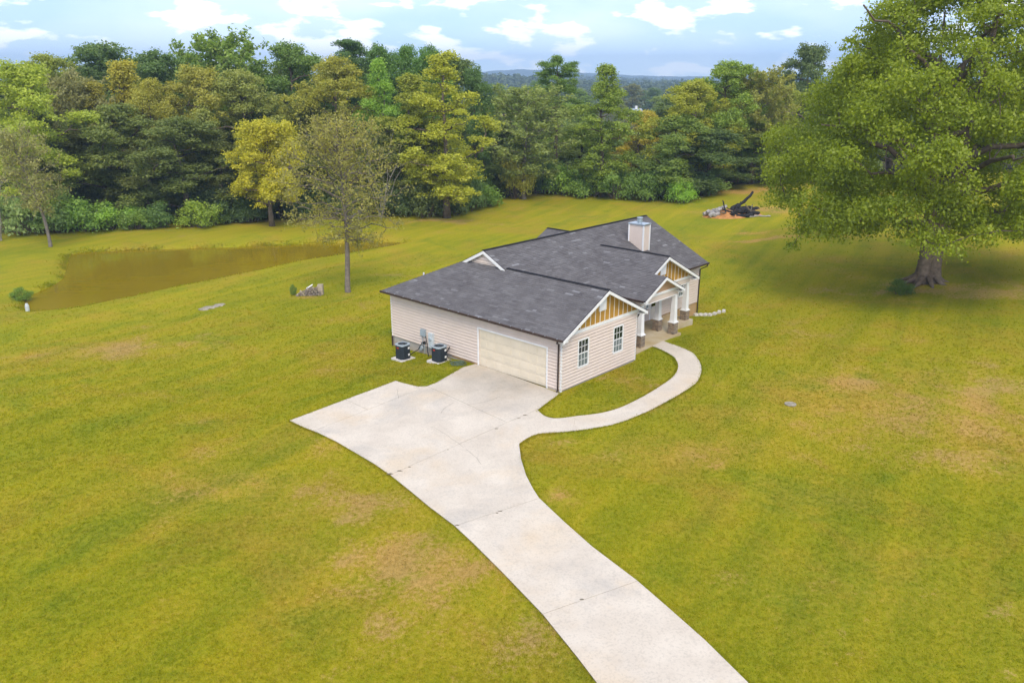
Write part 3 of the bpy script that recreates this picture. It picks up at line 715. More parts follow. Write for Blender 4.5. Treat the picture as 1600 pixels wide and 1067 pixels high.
# beams of the porch
mb = MB(); mb.box(PGC - 1.95, PGC + 1.95, 1.0, 1.2, 2.58, 2.92); mb.box(PGC - 1.95, PGC - 1.75, 1.2, MF, 2.58, 2.9); mb.build('porch_beam', M['siding'], house)
mb = MB(); mb.box(G2C - 3.3, G2C + 3.3, 2.0, 2.2, 2.60, 2.90); mb.box(G2C + 3.1, G2C + 3.3, 2.2, MF, 2.60, 2.9); mb.build('porch_beam', M['siding'], house)
for (x0, x1, y) in ((PGC - 1.97, PGC + 1.97, 1.0), (G2C - 3.32, G2C + 3.32, 2.0)):
    mb = MB(); mb.box(x0, x1, y - .02, y + .22, 2.53, 2.578); mb.build('beam_trim', M['white'], house)
# gutters, downspouts
def gutter(p, q, name='gutter'):
    mb = MB(); mb.bar(p, q, .11, .11); return mb.build(name, M['brown_metal'], house)
g = gutter((-OE - .05, -OR, HE - .03), (-OE - .05, RE, HE - .03))
for k in range(18):
    y = -.1 + k * .78; m2 = MB(); m2.box(-OE - .10, -OE - .02, y, y + .03, HE + .025, HE + .04); m2.build('gutter_hanger', M['galv'], g)
gutter((G2C + G2W, AE - .05, HE - .03), (XR, AE - .05, HE - .03)); gutter((PGC - PGW - .05, PGY + .1, PGH - .04), (PGC - PGW - .05, 3.2, PGH - .04)); gutter((WG + OE + .05, -OR + .1, HE - .03), (WG + OE + .05, 3.1, HE - .03)); gutter((G2C + G2W + .05, G2Y + .1, HE - .03), (G2C + G2W + .05, 3.1, HE - .03))
def spout(pts): mb = MB(); mb.tube(pts, .048, 6); mb.build('downspout', M['brown_metal'], house)
spout([(-OE - .05, -.1, HE - .08), (-OE - .05, -.08, HE - .2), (-.10, .10, HE - .38), (-.09, .12, .25), (-.09, .12, .08), (-.2, .10, .05)])
spout([(XR - .15, AE - .05, HE - .08), (XR - .15, AE - .03, HE - .22), (BE - .05, MF - .08, HE - .45), (BE - .05, MF - .08, -.75)])
spout([(WG + OE + .05, .0, HE - .08), (WG + .09, .05, HE - .45), (WG + .09, .05, .05)])
spout([(-.07, LW - .04, SB), (-.07, LW - .04, -.5)])
# garage door
gd = MB()
for (y0, y1, z0, z1) in ((DY0 - .09, DY0, -.02, DZ + .09), (DY1, DY1 + .09, -.02, DZ + .09), (DY0, DY1, DZ, DZ + .09)):
    gd.box(-.045, .0, y0, y1, z0, z1)
gdo = gd.build('garage_door', M['white'], house); gdo['label'] = 'white door frame around four cream panels'
for k in range(4):
    z0 = .05 + k * (DZ - .06) / 4; z1 = .05 + (k + 1) * (DZ - .06) / 4 - .012
    m2 = MB(); m2.box(.04, .08, DY0 + .005, DY1 - .005, z0, z1); n = 8; w = (DY1 - DY0) / n
    for j in range(n):
        a = DY0 + j * w + .07; b = DY0 + (j + 1) * w - .07
        m2.box(.028, .04, a, b, z0 + .09, z1 - .09); m2.box(.020, .028, a + .04, b - .04, z0 + .13, z1 - .13)
    m2.build('panel', M['door_cream'], gdo)
m2 = MB(); m2.box(.03, .09, DY0, DY1, .0, .045); m2.build('bottom_seal', M['crack'], gdo)
# windows
def window(x0, x1, z0, z1, y, cols=3, rows=2, name='window'):
    fr = MB(); t = .06
    for b in ((x0 - .03, x0 + t, z0, z1), (x1 - t, x1 + .03, z0, z1), (x0 + t, x1 - t, z1 - t, z1 + .02), (x0 + t, x1 - t, z0 - .02, z0 + t)): fr.box(b[0], b[1], y - .045, y + .03, b[2], b[3])
    w = fr.build(name, M['white'], house); zm = (z0 + z1) / 2
    m = MB(); m.box(x0 + t, x1 - t, y - .035, y + .01, zm - .03, zm + .03); m.build('meeting_rail', M['white'], w)
    for i, (a, b) in enumerate(((z0 + t, zm - .03), (zm + .03, z1 - t))):
        o = .0 if i == 0 else -.012
        m = MB(); m.box(x0 + t, x1 - t, y - .008 + o, y + .006 + o, a, b); m.build('pane', M['screen'] if i == 0 else M['glass'], w)
        for c in range(1, cols):
            xx = x0 + t + (x1 - x0 - 2 * t) * c / cols; m = MB(); m.box(xx - .011, xx + .011, y - .018 + o, y - .008 + o, a, b); m.build('muntin', M['white'], w)
        for c in range(1, rows):
            zz = a + (b - a) * c / rows; m = MB(); m.box(x0 + t, x1 - t, y - .020 + o, y - .008 + o, zz - .011, zz + .011); m.build('muntin', M['white'], w)
for w in WIN: window(*w, 0.0)
for w in PW: window(*w, MF, 2 if w[1] - w[0] < .6 else 3, 2)
# front door
fd = MB()
for b in ((FD[0] - .08, FD[0], .15, 2.3), (FD[1], FD[1] + .08, .15, 2.3), (FD[0], FD[1], 2.22, 2.3)): fd.box(b[0], b[1], MF - .04, MF, b[2], b[3])
fdo = fd.build('front_door', M['white'], house)
m2 = MB(); m2.box(FD[0], FD[1], MF - .02, MF - .002, .15, 2.22); m2.build('leaf_panel', M['front_door'], fdo)
m2 = MB(); m2.box(FD[0] + .12, FD[1] - .12, MF - .032, MF - .02, 1.0, 2.05); m2.build('pane', M['glass'], fdo)
m2 = MB(); m2.tube([(FD[0] + .07, MF - .02, .95), (FD[0] + .07, MF - .09, .95)], .03, 8); m2.build('handle', M['galv'], fdo)
# porch slab and columns
mb = MB(); mb.prism([(WG + .02, .55), (12.65, .72), (12.65, 1.72), (15.75, 1.72), (15.75, MF), (WG + .02, MF)], -.6, .06); mb.build('porch_slab', M['porch'], house)
def column(x, y, zb, ztop, stone_top):
    c = empty('column', (0, 0, 0), 0, house)
    m = MB(); a, b = .165, .115; z0 = stone_top + .05
    m.hull8([(x + sx * a, y + sy * a, z0) for sx, sy in ((-1, -1), (1, -1), (1, 1), (-1, 1))], [(x + sx * b, y + sy * b, ztop) for sx, sy in ((-1, -1), (1, -1), (1, 1), (-1, 1))]); m.build('shaft', M['white'], c)
    m = MB(); m.box(x - .25, x + .25, y - .25, y + .25, stone_top, stone_top + .05); m.box(x - .19, x + .19, y - .19, y + .19, stone_top + .05, stone_top + .11); m.build('cap', M['white'], c)
    m = MB(); m.box(x - .2, x + .2, y - .2, y + .2, zb + .3, stone_top - .004, .3)
    z = zb + .28
    while z < stone_top - .03:
        h = min(random.uniform(.05, .10), stone_top - .003 - z); 
        for side in range(4):
            s = -.22
            while s < .22:
                w = min(random.uniform(.10, .26), .22 - s + .001); o = random.uniform(.205, .228)
                q = {0: (x + s, x + s + w - .008, y - o, y - .19), 1: (x + .19, x + o, y + s, y + s + w - .008), 2: (x + s, x + s + w - .008, y + .19, y + o), 3: (x - o, x - .19, y + s, y + s + w - .008)}[side]
                m.box(*q, z, z + h - .008, random.random()); s += w
        z += h
    m.build('stone_pier', M['stone'], c, 'stuff')
    m = MB(); m.box(x - .215, x + .215, y - .215, y + .215, zb - .4, zb + .3); m.build('block_footing', M['clay_block'], c)
    return c
column(8.6, 1.06, -.2, 2.53, .80); column(12.2, 1.06, -.28, 2.53, .78); column(12.1, 2.12, -.3, 2.55, .78); column(15.3, 2.1, -.36, 2.55, .70)
# chimney
ch = MB(); ch.box(15.12, 15.82, 5.5, 6.62, 3.9, 5.86); cho = ch.build('chimney', M['siding'], house)
for k in range(15):
    z = 4.1 + k * .115; m = MB()
    if k > 0:
        m.hull8([(15.10, 5.48, z), (15.84, 5.48, z), (15.84, 6.64, z), (15.10, 6.64, z)], [(15.115, 5.495, z + .112), (15.825, 5.495, z + .112), (15.825, 6.625, z + .112), (15.115, 6.625, z + .112)]); m.build('lap', M['siding'], cho)
for (x, y) in ((15.11, 5.49), (15.83, 5.49), (15.83, 6.63), (15.11, 6.63)):
    m = MB(); m.box(x - .045, x + .045, y - .045, y + .045, 4.0, 5.84); m.build('corner_trim', M['white'], cho)
m = MB(); m.box(15.04, 15.90, 5.42, 6.70, 5.86, 5.93); m.build('chase_cover', M['galv'], cho)
m = MB(); m.tube([(15.47, 6.06, 5.93), (15.47, 6.06, 6.06)], .15, 14); m.tube([(15.47, 6.06, 6.07), (15.47, 6.06, 6.12)], .20, 14); m.tube([(15.47, 6.06, 6.12), (15.47, 6.06, 6.26)], .17, 14); m.tube([(15.47, 6.06, 6.26), (15.47, 6.06, 6.30)], .21, 14); m.build('flue_cap', M['galv'], cho)
m = MB(); m.hull8([(13.45, 3.3, 3.26), (13.9, 3.3, 3.26), (13.9, 3.55, 3.38), (13.45, 3.55, 3.38)], [(13.45, 3.3, 3.32), (13.9, 3.3, 3.32), (13.9, 3.55, 3.42), (13.45, 3.55, 3.42)]); m.build('roof_vent', M['galv'], house)
m = MB(); m.tube([(1.75, RE - 1.5, HE + .55), (1.75, RE - 1.5, HE + .98)], .05, 8); m.build('vent_pipe', M['pipe_white'], house)

# ------------------------------------------------------------------ things by the garage wall
def hloc(b, a, z=None):
    x, y = W(b, a); return (x, y, TZ(x, y) if z is None else z)
def ac_unit(b, a, w, h, label, group):
    loc = hloc(b, a); base = loc[2] + .075
    p = MB(); p.box(-w / 2 - .14, w / 2 + .14, -w / 2 - .14, w / 2 + .14, -.15, .0)
    po = p.build('equipment_pad', M['block']); po.location = (loc[0], loc[1], base); po.rotation_euler[2] = HYAW; tag(po, 'pale concrete pad under the ' + label[1], 'concrete pad', 'pads under the air conditioners')
    e = empty('air_conditioner', (loc[0], loc[1], base + .002), HYAW); tag(e, label[0], 'air conditioner', group)
    c = w * .20; hw = w / 2
    oct_ = [(-hw + c, -hw), (hw - c, -hw), (hw, -hw + c), (hw, hw - c), (hw - c, hw), (-hw + c, hw), (-hw, hw - c), (-hw, -hw + c)]
    m = MB(); m.prism([(x * .97, y * .97) for x, y in oct_], .03, h - .06); m.build('cabinet', M['dark_metal'], e)
    m = MB(); k = 26
    for i in range(k):
        z = .07 + i * (h - .16) / k; m.prism([(x, y) for x, y in oct_], z, z + (h - .16) / k * .55)
    m.build('louvre_bands', M['dark_metal'], e, 'stuff')
    m = MB(); m.prism([(x * 1.02, y * 1.02) for x, y in oct_], 0, .045); m.build('base_pan', M['dark_metal'], e)
    m = MB(); n = 24; ro, ri = [], []
    for i in range(n):
        th = 2 * math.pi * i / n; q = max(abs(math.cos(th)), abs(math.sin(th))); rr = min(hw * 1.02 / q, hw * 1.24); ro.append((rr * math.cos(th), rr * math.sin(th))); ri.append((hw * .78 * math.cos(th), hw * .78 * math.sin(th)))
    for i in range(n):
        j = (i + 1) % n; m.hull8([(*ro[i], h - .06), (*ro[j], h - .06), (*ri[j], h - .06), (*ri[i], h - .06)], [(*ro[i], h), (*ro[j], h), (*ri[j], h + .01), (*ri[i], h + .01)])
    m.build('top_cover', M['grey_box'], e)
    m = MB()
    for r_ in (.2, .34, .48, .62, .76):
        pts = [(hw * r_ * math.cos(2 * math.pi * i / 20), hw * r_ * math.sin(2 * math.pi * i / 20), h - .005) for i in range(21)]; m.tube(pts, .006, 4, cap=False)
    for i in range(8): th = math.pi * i / 4; m.tube([(0, 0, h - .005), (hw * .8 * math.cos(th), hw * .8 * math.sin(th), h - .005)], .006, 4)
    m.build('fan_guard', M['dark_metal'], e)
    m = MB()
    for i in range(4):
        th = math.pi * i / 2 + .4; d = Vector((math.cos(th), math.sin(th), 0)); n_ = Vector((-d.y, d.x, 0)); m.hull8([d * .06 - n_ * .04 + Vector((0, 0, h - .14)), d * hw * .7 - n_ * .1 + Vector((0, 0, h - .16)), d * hw * .7 + n_ * .1 + Vector((0, 0, h - .11)), d * .06 + n_ * .04 + Vector((0, 0, h - .11))], [d * .06 - n_ * .04 + Vector((0, 0, h - .13)), d * hw * .7 - n_ * .1 + Vector((0, 0, h - .15)), d * hw * .7 + n_ * .1 + Vector((0, 0, h - .10)), d * .06 + n_ * .04 + Vector((0, 0, h - .10))])
    m.build('fan', M['grey_box'], e)
    m = MB(); m.tube([(0, 0, h - .2), (0, 0, h - .04)], .10, 12); m.build('fan_motor', M['galv'], e)
    m = MB(); m.box(-hw - .008, -hw + .01, -.06, .10, h - .22, h - .15); m.build('badge', M['red'], e)
    for z in (.18, h - .28): m = MB(); m.box(.08, .20, -hw - .012, -hw + .01, z, z + .12); m.build('sticker', M['white'], e)
    m = MB(); a0 = .3 if b < -1 else .2
    m.tube([(hw - .05, .1, .12), (hw + .3, .05, .06), (-b - .3, -.1, .25), (-b - .1, -.25, .7)], .025, 6); m.build('refrigerant_line', M['black'], e)
ac_unit(-1.38, 10.72, .72, .86, ('dark grey air conditioner farther from the garage door', 'air conditioner farther from the garage door'), 'air conditioners beside the garage')
ac_unit(-.68, 8.35, .74, .86, ('dark grey air conditioner beside the green hose coil', 'air conditioner beside the green hose coil'), 'air conditioners beside the garage')
def wallbox(name, a0, a1, z0, z1, d, mat, label, cat):
    e = empty(name, (HX, HY, 0), HYAW); tag(e, label, cat)
    m = MB(); m.box(-.02 - d, -.018, a0, a1, z0, z1); m.build('case', mat, e); m = MB(); m.box(-.035 - d, -.02 - d, a0 + .02, a1 - .02, z0 + .03, z1 - .02); m.build('cover', mat, e); return e
e = wallbox('breaker_box', 10.16, 10.56, .75, 1.15, .14, M['grey_box'], 'small grey breaker box on the siding between the air conditioners', 'electric box')
m = MB(); m.tube([(-.08, 10.46, .75), (-.08, 10.46, .2)], .02, 6); m.build('conduit', M['grey_box'], e)
e = wallbox('meter_panel', 9.45, 9.84, .18, 1.08, .15, M['pale_box'], 'tall pale meter panel on the siding behind the air conditioner', 'meter panel')
m = MB(); m.tube([(-.17, 9.64, .72), (-.26, 9.64, .72)], .09, 14); m.build('meter', M['grey_box'], e)
m = MB(); m.tube([(-.08, 10.2, .78), (-.16, 10.05, .7), (-.18, 9.95, .4), (-.16, 9.95, -.1), (-.3, 9.7, -.3)], .025, 6); m.build('cable', M['black'], e)
e = empty('gas_meter', (HX, HY, 0), HYAW); tag(e, 'round grey gas meter on the foundation between the air conditioners', 'gas meter')
m = MB(); m.tube([(-.06, 10.55, -.02), (-.2, 10.55, -.02)], .14, 14); m.build('case', M['grey_box'], e); m = MB(); m.tube([(-.12, 10.55, .1), (-.12, 10.4, .32), (-.12, 10.25, .34), (-.12, 10.25, -.3)], .022, 6); m.build('pipe', M['grey_box'], e); m = MB(); m.tube([(-.05, 10.28, .36), (-.16, 10.28, .36)], .09, 10); m.build('regulator', M['black'], e)
hx, hy, hz = hloc(-.62, 6.85); hm = MB(); pts = []
for i in range(130):
    th = i * .30; rr = .30 + .14 * math.sin(i * .05) + .04 * math.sin(i * 1.7); pts.append((hx + rr * math.cos(th), hy + .8 * rr * math.sin(th), hz + .03 + .10 * (i / 130) + .02 * math.sin(i * .9)))
pts += [(hx - .5, hy + .3, hz + .05), (hx - .5, hy + .8, hz + .06)]
hm.tube(pts, .018, 6); tag(hm.build('garden_hose', M['hose'], smooth=True), 'green garden hose coiled on the ground beside the garage door', 'hose')
# white block row at the downspout
for i in range(7):
    p = at(1087 + i * 7.3, 493.5 - max(0, i - 3) * 1.6 - (i > 4) * 1.0); m = MB(); w = .17 + .015 * (i % 3); a = .13
    m.hull8([(-w, -a, -.08), (w, -a, -.08), (w, a, -.08), (-w, a, -.08)], [(-w * .92, -a * .8, .17), (w * .92, -a * .8, .17), (w * .92, a * .8, .17), (-w * .92, a * .8, .17)])
    o = m.build('retaining_block', M['block']); o.location = p; o.rotation_euler = (0, 0, .5 + .12 * i)
    n = ('first', 'second', 'third', 'fourth', 'fifth', 'sixth', 'seventh')[i]
    tag(o, f'pale concrete block, {n} from the downspout in the curved row', 'concrete block', 'white blocks at the house corner')

# ------------------------------------------------------------------ trees
def leaf_mesh(name, P, N, S, T, mat, aspect=.62, droop=.15):
    """one rhombic leaf spray per row"""
    n = len(P); N = N / np.maximum(np.linalg.norm(N, axis=1, keepdims=True), 1e-9)
    a = rng.normal(size=(n, 3)); a -= (a * N).sum(1, keepdims=True) * N; a /= np.maximum(np.linalg.norm(a, axis=1, keepdims=True), 1e-9)
    b = np.cross(N, a); S = S[:, None]
    V = np.empty((n, 4, 3)); V[:, 0] = P - a * S * .5; V[:, 2] = P + a * S * .5 - N * S * droop
    V[:, 1] = P + b * S * .5 * aspect - N * S * droop * .4; V[:, 3] = P - b * S * .5 * aspect
    me = bpy.data.meshes.new(name); me.vertices.add(n * 4); me.vertices.foreach_set('co', V.astype('f').ravel())
    me.loops.add(n * 4); me.loops.foreach_set('vertex_index', np.arange(n * 4, dtype='i'))
    me.polygons.add(n); me.polygons.foreach_set('loop_start', np.arange(0, n * 4, 4, dtype='i'))
    add_attr(me, 'tint', np.clip(T, 0, 1), 'FACE'); me.materials.append(mat); me.update(calc_edges=True); return me
def unit(n):
    v = rng.normal(size=(n, 3)); return v / np.linalg.norm(v, axis=1, keepdims=True)
def clump_leaves(C, Rr, dens, size, flatz=.88, up=.5, tvar=.12, fill=.7):
    """leaves spread over clumps (centres C, radii Rr): denser towards the outside and the top, uneven"""
    Ps, Ns, Ss, Ts = [], [], [], []
    for c, r in zip(C, Rr):
        n = int(dens * r * r) + 6; d = unit(n); d[:, 2] = np.where(d[:, 2] < -.6, -d[:, 2] * .6, d[:, 2])
        rad = r * np.clip(1 - fill * rng.random(n) ** 1.3 + rng.normal(0, .14, n), .1, 1.5)
        P = c + d * rad[:, None] * np.array([1, 1, flatz]); N = d * .75 + unit(n) * .8 + np.array([0, 0, up * .3])
        Ps.append(P); Ns.append(N); Ss.append(size * rng.uniform(.6, 1.35, n)); Ts.append(rng.normal(.5, .06) + rng.normal(0, tvar, n))
    return np.concatenate(Ps), np.concatenate(Ns), np.concatenate(Ss), np.concatenate(Ts)
def limb(mb, a, b, r0, r1, sag=.0, n=5, sides=6, wig=.04):
    a, b = Vector(a), Vector(b); L = (b - a).length; pts = []
    for i in range(n + 1):
        t = i / n; p = a.lerp(b, t); p.z += math.sin(math.pi * t) * sag * L
        if 0 < i < n: p += Vector((random.uniform(-1, 1), random.uniform(-1, 1), random.uniform(-1, 1))) * wig * L
        pts.append(p)
    mb.tube(pts, [r0 + (r1 - r0) * i / n for i in range(n + 1)], sides, cap=False)
    return pts

def grow_limbs(mb, pool, targets, r0, r1, sides):
    """join each target to the nearest lower point of the growing tree"""
    for v in sorted(targets, key=lambda v: v.xy.length + abs(v.z - 6) * .1):
        q = min(pool, key=lambda p_: (p_ - v).length + max(0, p_.z - v.z + .3) * 1.5)
        pool.extend(limb(mb, q, v, r0, r1, .05, 4, sides, .06)[1:])
def make_broad(seed, H=18, Wd=11, base=.02, nclump=330, dens=190, size=.225, shape='dome', rmin=.55, rmax=1.2, trunk_r=.28):
    """deciduous tree: trunk, limbs to leaf clumps, crown"""
    global rng
    rng = np.random.default_rng(seed); random.seed(seed)
    C, Rr, lobes = [], [], []; zb = H * base
    n_l = {'tall': 26, 'cone': 18, 'fill': 18, 'dome': 22}[shape]
    prof = {'tall': lambda t: (.62 + .38 * math.sin(math.pi * min(1, .1 + t))) * min(1, 2.6 * (1 - t) ** .8), 'cone': lambda t: 1 - .82 * t, 'fill': lambda t: math.sqrt(max(.05, 1 - t * t * .85)), 'dome': lambda t: math.sqrt(max(.04, 1 - ((t - .42) / .62) ** 2))}[shape]
    for k in range(n_l):
        t = (k + rng.uniform(.1, .9)) / n_l; w = Wd * rng.uniform(.12, .21) * (1.0 if shape in ('fill', 'dome') else 1.45 - .6 * t); th = k * 2.4 + rng.uniform(-.6, .6)
        q = max(0, Wd * .5 * prof(t) * rng.uniform(.8, 1.12) - w * .9) * (1 if k % 4 else .35); hz = w * rng.uniform(1.05, 1.5)
        lobes.append((q * math.cos(th), q * math.sin(th), min(zb + hz * .8 + (H - zb - 1.2 * hz) * t, H - hz * .95), w, hz))
    lobes.append((0, 0, H - Wd * .2, Wd * .15, Wd * .2))
    A_ = sum(l[3] ** 2 for l in lobes)
    for (lx, ly, lz, w, hz) in lobes:
        for k in range(max(5, int(nclump * 1.15 * w * w / A_))):
            d = unit(1)[0]; d[2] = abs(d[2]) if d[2] < -.55 else d[2]; q = rng.uniform(.55, 1.0); r = rng.uniform(rmin, rmax) * .8
            C.append(np.array([lx, ly, lz]) + d * q * np.array([max(.2, w - r * .5), max(.2, w - r * .5), max(.2, hz - r * .5)])); Rr.append(r)
    P, N, S, T = clump_leaves(C, Rr, dens, size)
    crown = leaf_mesh('crown', P, N, S, T, M['leaf'])
    mb = MB(); top = Vector((rng.uniform(-.5, .5), rng.uniform(-.5, .5), H * .86)); tp = [Vector((0, 0, -.6))]
    for i in range(1, 7): t = i / 6; tp.append(Vector((top.x * t + rng.uniform(-.15, .15), top.y * t + rng.uniform(-.15, .15), H * .86 * t)))
    mb.tube(tp, [trunk_r * 1.35] + [trunk_r * (1 - .85 * i / 6) for i in range(1, 7)], 7)
    pool = [tp[i].lerp(tp[i + 1], f) for i in range(1, len(tp) - 1) for f in (0, .25, .5, .75)]; pool = [q for q in pool if q.z > H * base * .55]
    grow_limbs(mb, pool, [Vector((l[0], l[1], l[2] - l[4] * .3)) for l in lobes], trunk_r * .42, .05, 5); grow_limbs(mb, pool, [Vector(c) for c in C[::4]], .045, .012, 4)
    trunk = mb.mesh('trunk', M['bark'], True)
    return dict(crown=crown, trunk=trunk, H=float(np.percentile(P[:, 2], 99.7)), W=2 * float(np.percentile(np.hypot(P[:, 0], P[:, 1]), 93)))
def make_pine(seed, H=20, Wd=8, tiers=11, start=.45):
    global rng
    rng = np.random.default_rng(seed); random.seed(seed); mb = MB(); mb.tube([(0, 0, -.5), (.1, .05, H * .3), (-.05, .1, H * .65), (.1, 0, H * .97)], [.34, .27, .18, .04], 7)
    C, Rr = [], []
    for i in range(tiers):
        t = i / (tiers - 1); z = H * (start + (.96 - start) * t)
        for k in range(int(rng.integers(2, 5))):
            th = rng.uniform(0, 6.28); L = Wd / 2 * (1.0 - .62 * t ** 2) * rng.uniform(.55, 1.05) * (.7 if t < .25 else 1); e = Vector((L * math.cos(th), L * math.sin(th), z + L * rng.uniform(.02, .35)))
            limb(mb, (0, 0, z), e, .07 * (1.2 - t), .02, .05, 4, 4)
            for j in range(3): C.append(np.array(e) * np.array([1 - .22 * j, 1 - .22 * j, 1]) + rng.normal(0, .25, 3) - np.array([0, 0, .1 * j])); Rr.append(rng.uniform(.55, 1.05))
    C.append(np.array([.1, 0, H * .97])); Rr.append(.9)
    P, N, S, T = clump_leaves(C, Rr, 330, .26, .6, .4)
    return dict(crown=leaf_mesh('crown', P, N, S, T, M['leaf'], .35), trunk=mb.mesh('trunk', M['bark'], True), H=H, W=Wd)
def make_sparse(seed, H=16, Wd=9, fork=.25, nb=40, leaves=9000, lsize=.26, trunk_r=.22, lean=(0, 0), bark='bark_grey', aspect=.5, tvar=.2, hang=0):
    """open tree: a leader with side branches, fine twigs showing through thin foliage"""
    global rng
    rng = np.random.default_rng(seed); random.seed(seed); mb = MB(); tips = []; wts = []
    L0 = lambda t: Vector((lean[0] * t + .25 * math.sin(5 * t), lean[1] * t + .2 * math.sin(4 * t + 1), H * t))
    mb.tube([(0, 0, -.5)] + [L0(t) for t in (.02, .1, .2, .3, .45, .6, .75, .88, .97)], [trunk_r * 1.4, trunk_r * 1.15, trunk_r, trunk_r * .95, trunk_r * .85, trunk_r * .62, trunk_r * .45, trunk_r * .3, trunk_r * .18, .02], 8)
    rv = lambda k: Vector((random.uniform(-1, 1), random.uniform(-1, 1), random.uniform(-1, 1))) * k
    for b in range(nb):
        t = fork + (.95 - fork) * (b + random.random()) / nb; u = (t - fork) / (1 - fork); th = b * 2.4 + random.uniform(-.4, .4)
        prof = (math.sin(math.pi * min(1, .16 + .84 * u * .98)) ** .6) * (.95 if u > .1 else .8); L = Wd / 2 * prof * random.uniform(.7, 1.12)
        a = L0(t * (.93 if u > .2 else 1)); rise = (.15 + .75 * u) * L - hang * L * (1 - u) ** 2; e = a + Vector((math.cos(th) * L, math.sin(th) * L, min(rise, H * .985 - a.z)))
        pts = limb(mb, a, e, max(.03, trunk_r * .42 * (1 - .7 * u)), .018, .06, 6, 5, .05)
        for k in range(7):
            i = random.randint(1, 6); q = pts[i]; d = (e - a).normalized(); sd = (d + rv(1.1) + Vector((0, 0, .25))).normalized(); l2 = L * random.uniform(.22, .42); p2 = limb(mb, q, q + sd * l2, .022, .008, .04, 3, 3, .08); tips += p2[1:]
            for m_ in range(2):
                q2 = random.choice(p2[1:]); e2 = q2 + (sd + rv(1.0)).normalized() * random.uniform(.35, .8); limb(mb, q2, e2, .010, .005, 0, 2, 3, .08); tips += [e2, q2.lerp(e2, .5)]
        tips += pts[3:]
    Tp = np.array([tuple(t) for t in tips]); idx = rng.integers(0, len(Tp), leaves); P = Tp[idx] + rng.normal(0, .17, (leaves, 3)); N = unit(leaves) + np.array([0, 0, .5]); grp = rng.normal(.48, .10, len(Tp))[idx]
    return dict(crown=leaf_mesh('crown', P, N, lsize * rng.uniform(.6, 1.3, leaves), grp + rng.normal(0, tvar * .6, leaves), M['leaf'], aspect), trunk=mb.mesh('trunk', M[bark], True), H=H, W=Wd)
def make_bush(seed, H=3.2, Wd=5, dens=420, size=.19, ncl=20):
    global rng
    rng = np.random.default_rng(seed); random.seed(seed); C, Rr = [], []
    for i in range(ncl):
        th = rng.uniform(0, 6.28); r = rng.uniform(.5, 1.0) * H * .32; q = rng.uniform(0, 1) ** .6; t = rng.uniform(.12, 1) * (1 - .35 * q); C.append(np.array([q * (Wd / 2 - r) * math.cos(th), q * (Wd / 2 - r) * math.sin(th), max(r * .6, t * (H - r * .7))])); Rr.append(r)
    P, N, S, T = clump_leaves(C, Rr, dens, size, .85); P[:, 2] = np.abs(P[:, 2])
    mb = MB()
    for c in C: limb(mb, (c[0] * .2, c[1] * .2, -.3), Vector(c), .05, .012, 0, 3, 4)
    return dict(crown=leaf_mesh('foliage', P, N, S, T, M['leaf']), trunk=mb.mesh('stems', M['bark'], True), H=H, W=Wd)

PROTO = dict(
    broad=[make_broad(1), make_broad(2, H=18, Wd=12, nclump=370), make_broad(3, H=18, Wd=10, nclump=300, base=.03), make_broad(14, H=18, Wd=11, nclump=350, base=.0), make_broad(15, H=13, Wd=9, nclump=300, base=.10)],
    tall=[make_broad(4, 20, 8, .0, 330, 200, .22, 'tall', .5, 1.1), make_broad(5, 20, 7.5, .03, 320, 200, .22, 'tall', .5, 1.1)],
    cone=[make_broad(6, 18, 8, .05, 300, 200, .22, 'cone', .5, 1.05)],
    fill=[make_broad(7, 15, 9, .0, 260, 170, .24, 'fill', .6, 1.25), make_broad(8, 15, 9, .0, 260, 170, .24, 'fill', .6, 1.25)],
    pine=[make_pine(9), make_pine(10, 20, 8, 12, .55)],
    sparse=[make_sparse(11, 18, 9, .3, 44, 15000, .40, .24), make_sparse(12, 16, 10, .18, 44, 15000, .34, .2)],
    bush=[make_bush(21), make_bush(22), make_bush(23, 3.2, 5, 400, .18, 26), make_bush(24, 3.0, 4, 420, .17, 18)])
PC = {k: 0 for k in PROTO}
def stand(kind, x, y, h, w, color, label, name='tree', cat='tree', group=None, rz=None, vi=None, k=1.5, parts=('trunk', 'crown')):
    pr = PROTO[kind][(PC[kind] if vi is None else vi) % len(PROTO[kind])]; PC[kind] += 1
    e = empty(name, (x, y, TZ(x, y)), random.uniform(0, 6.28) if rz is None else rz); s = w / pr['W']; sz = h / pr['H']; e.scale = (s, s, sz)
    c = link(parts[1], pr['crown'], e); c.color = (lambda q: (q[0] * .93 + q[1] * .05, q[1] * .93 + q[0] * .04, q[2] * .9 + q[1] * .05, 1))(lin(color[0] + 12, color[1] + 12, color[2] + 2, k)); link(parts[0], pr['trunk'], e)
    tag(e, label, cat, group); return e
def tree(kind, px, ptop, Y, wpx, color, label, name='tree', group='trees of the woodland edge', **kw):
    x, ztop = col_at(px, ptop, Y); z = TZ(x, Y); w = wpx * (1.22 if group == 'trees of the woodland edge' else 1) / ppm(Y, 8); return stand(kind, x, Y, ztop - z, w, color, label, name, 'tree', group, **kw)
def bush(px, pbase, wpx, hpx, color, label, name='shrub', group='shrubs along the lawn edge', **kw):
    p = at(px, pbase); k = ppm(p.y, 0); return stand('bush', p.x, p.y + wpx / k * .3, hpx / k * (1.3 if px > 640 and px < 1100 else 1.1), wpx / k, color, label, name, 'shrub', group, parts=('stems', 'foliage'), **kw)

ORD = 'first second third fourth fifth sixth seventh eighth ninth tenth eleventh twelfth thirteenth fourteenth fifteenth sixteenth seventeenth eighteenth'.split()
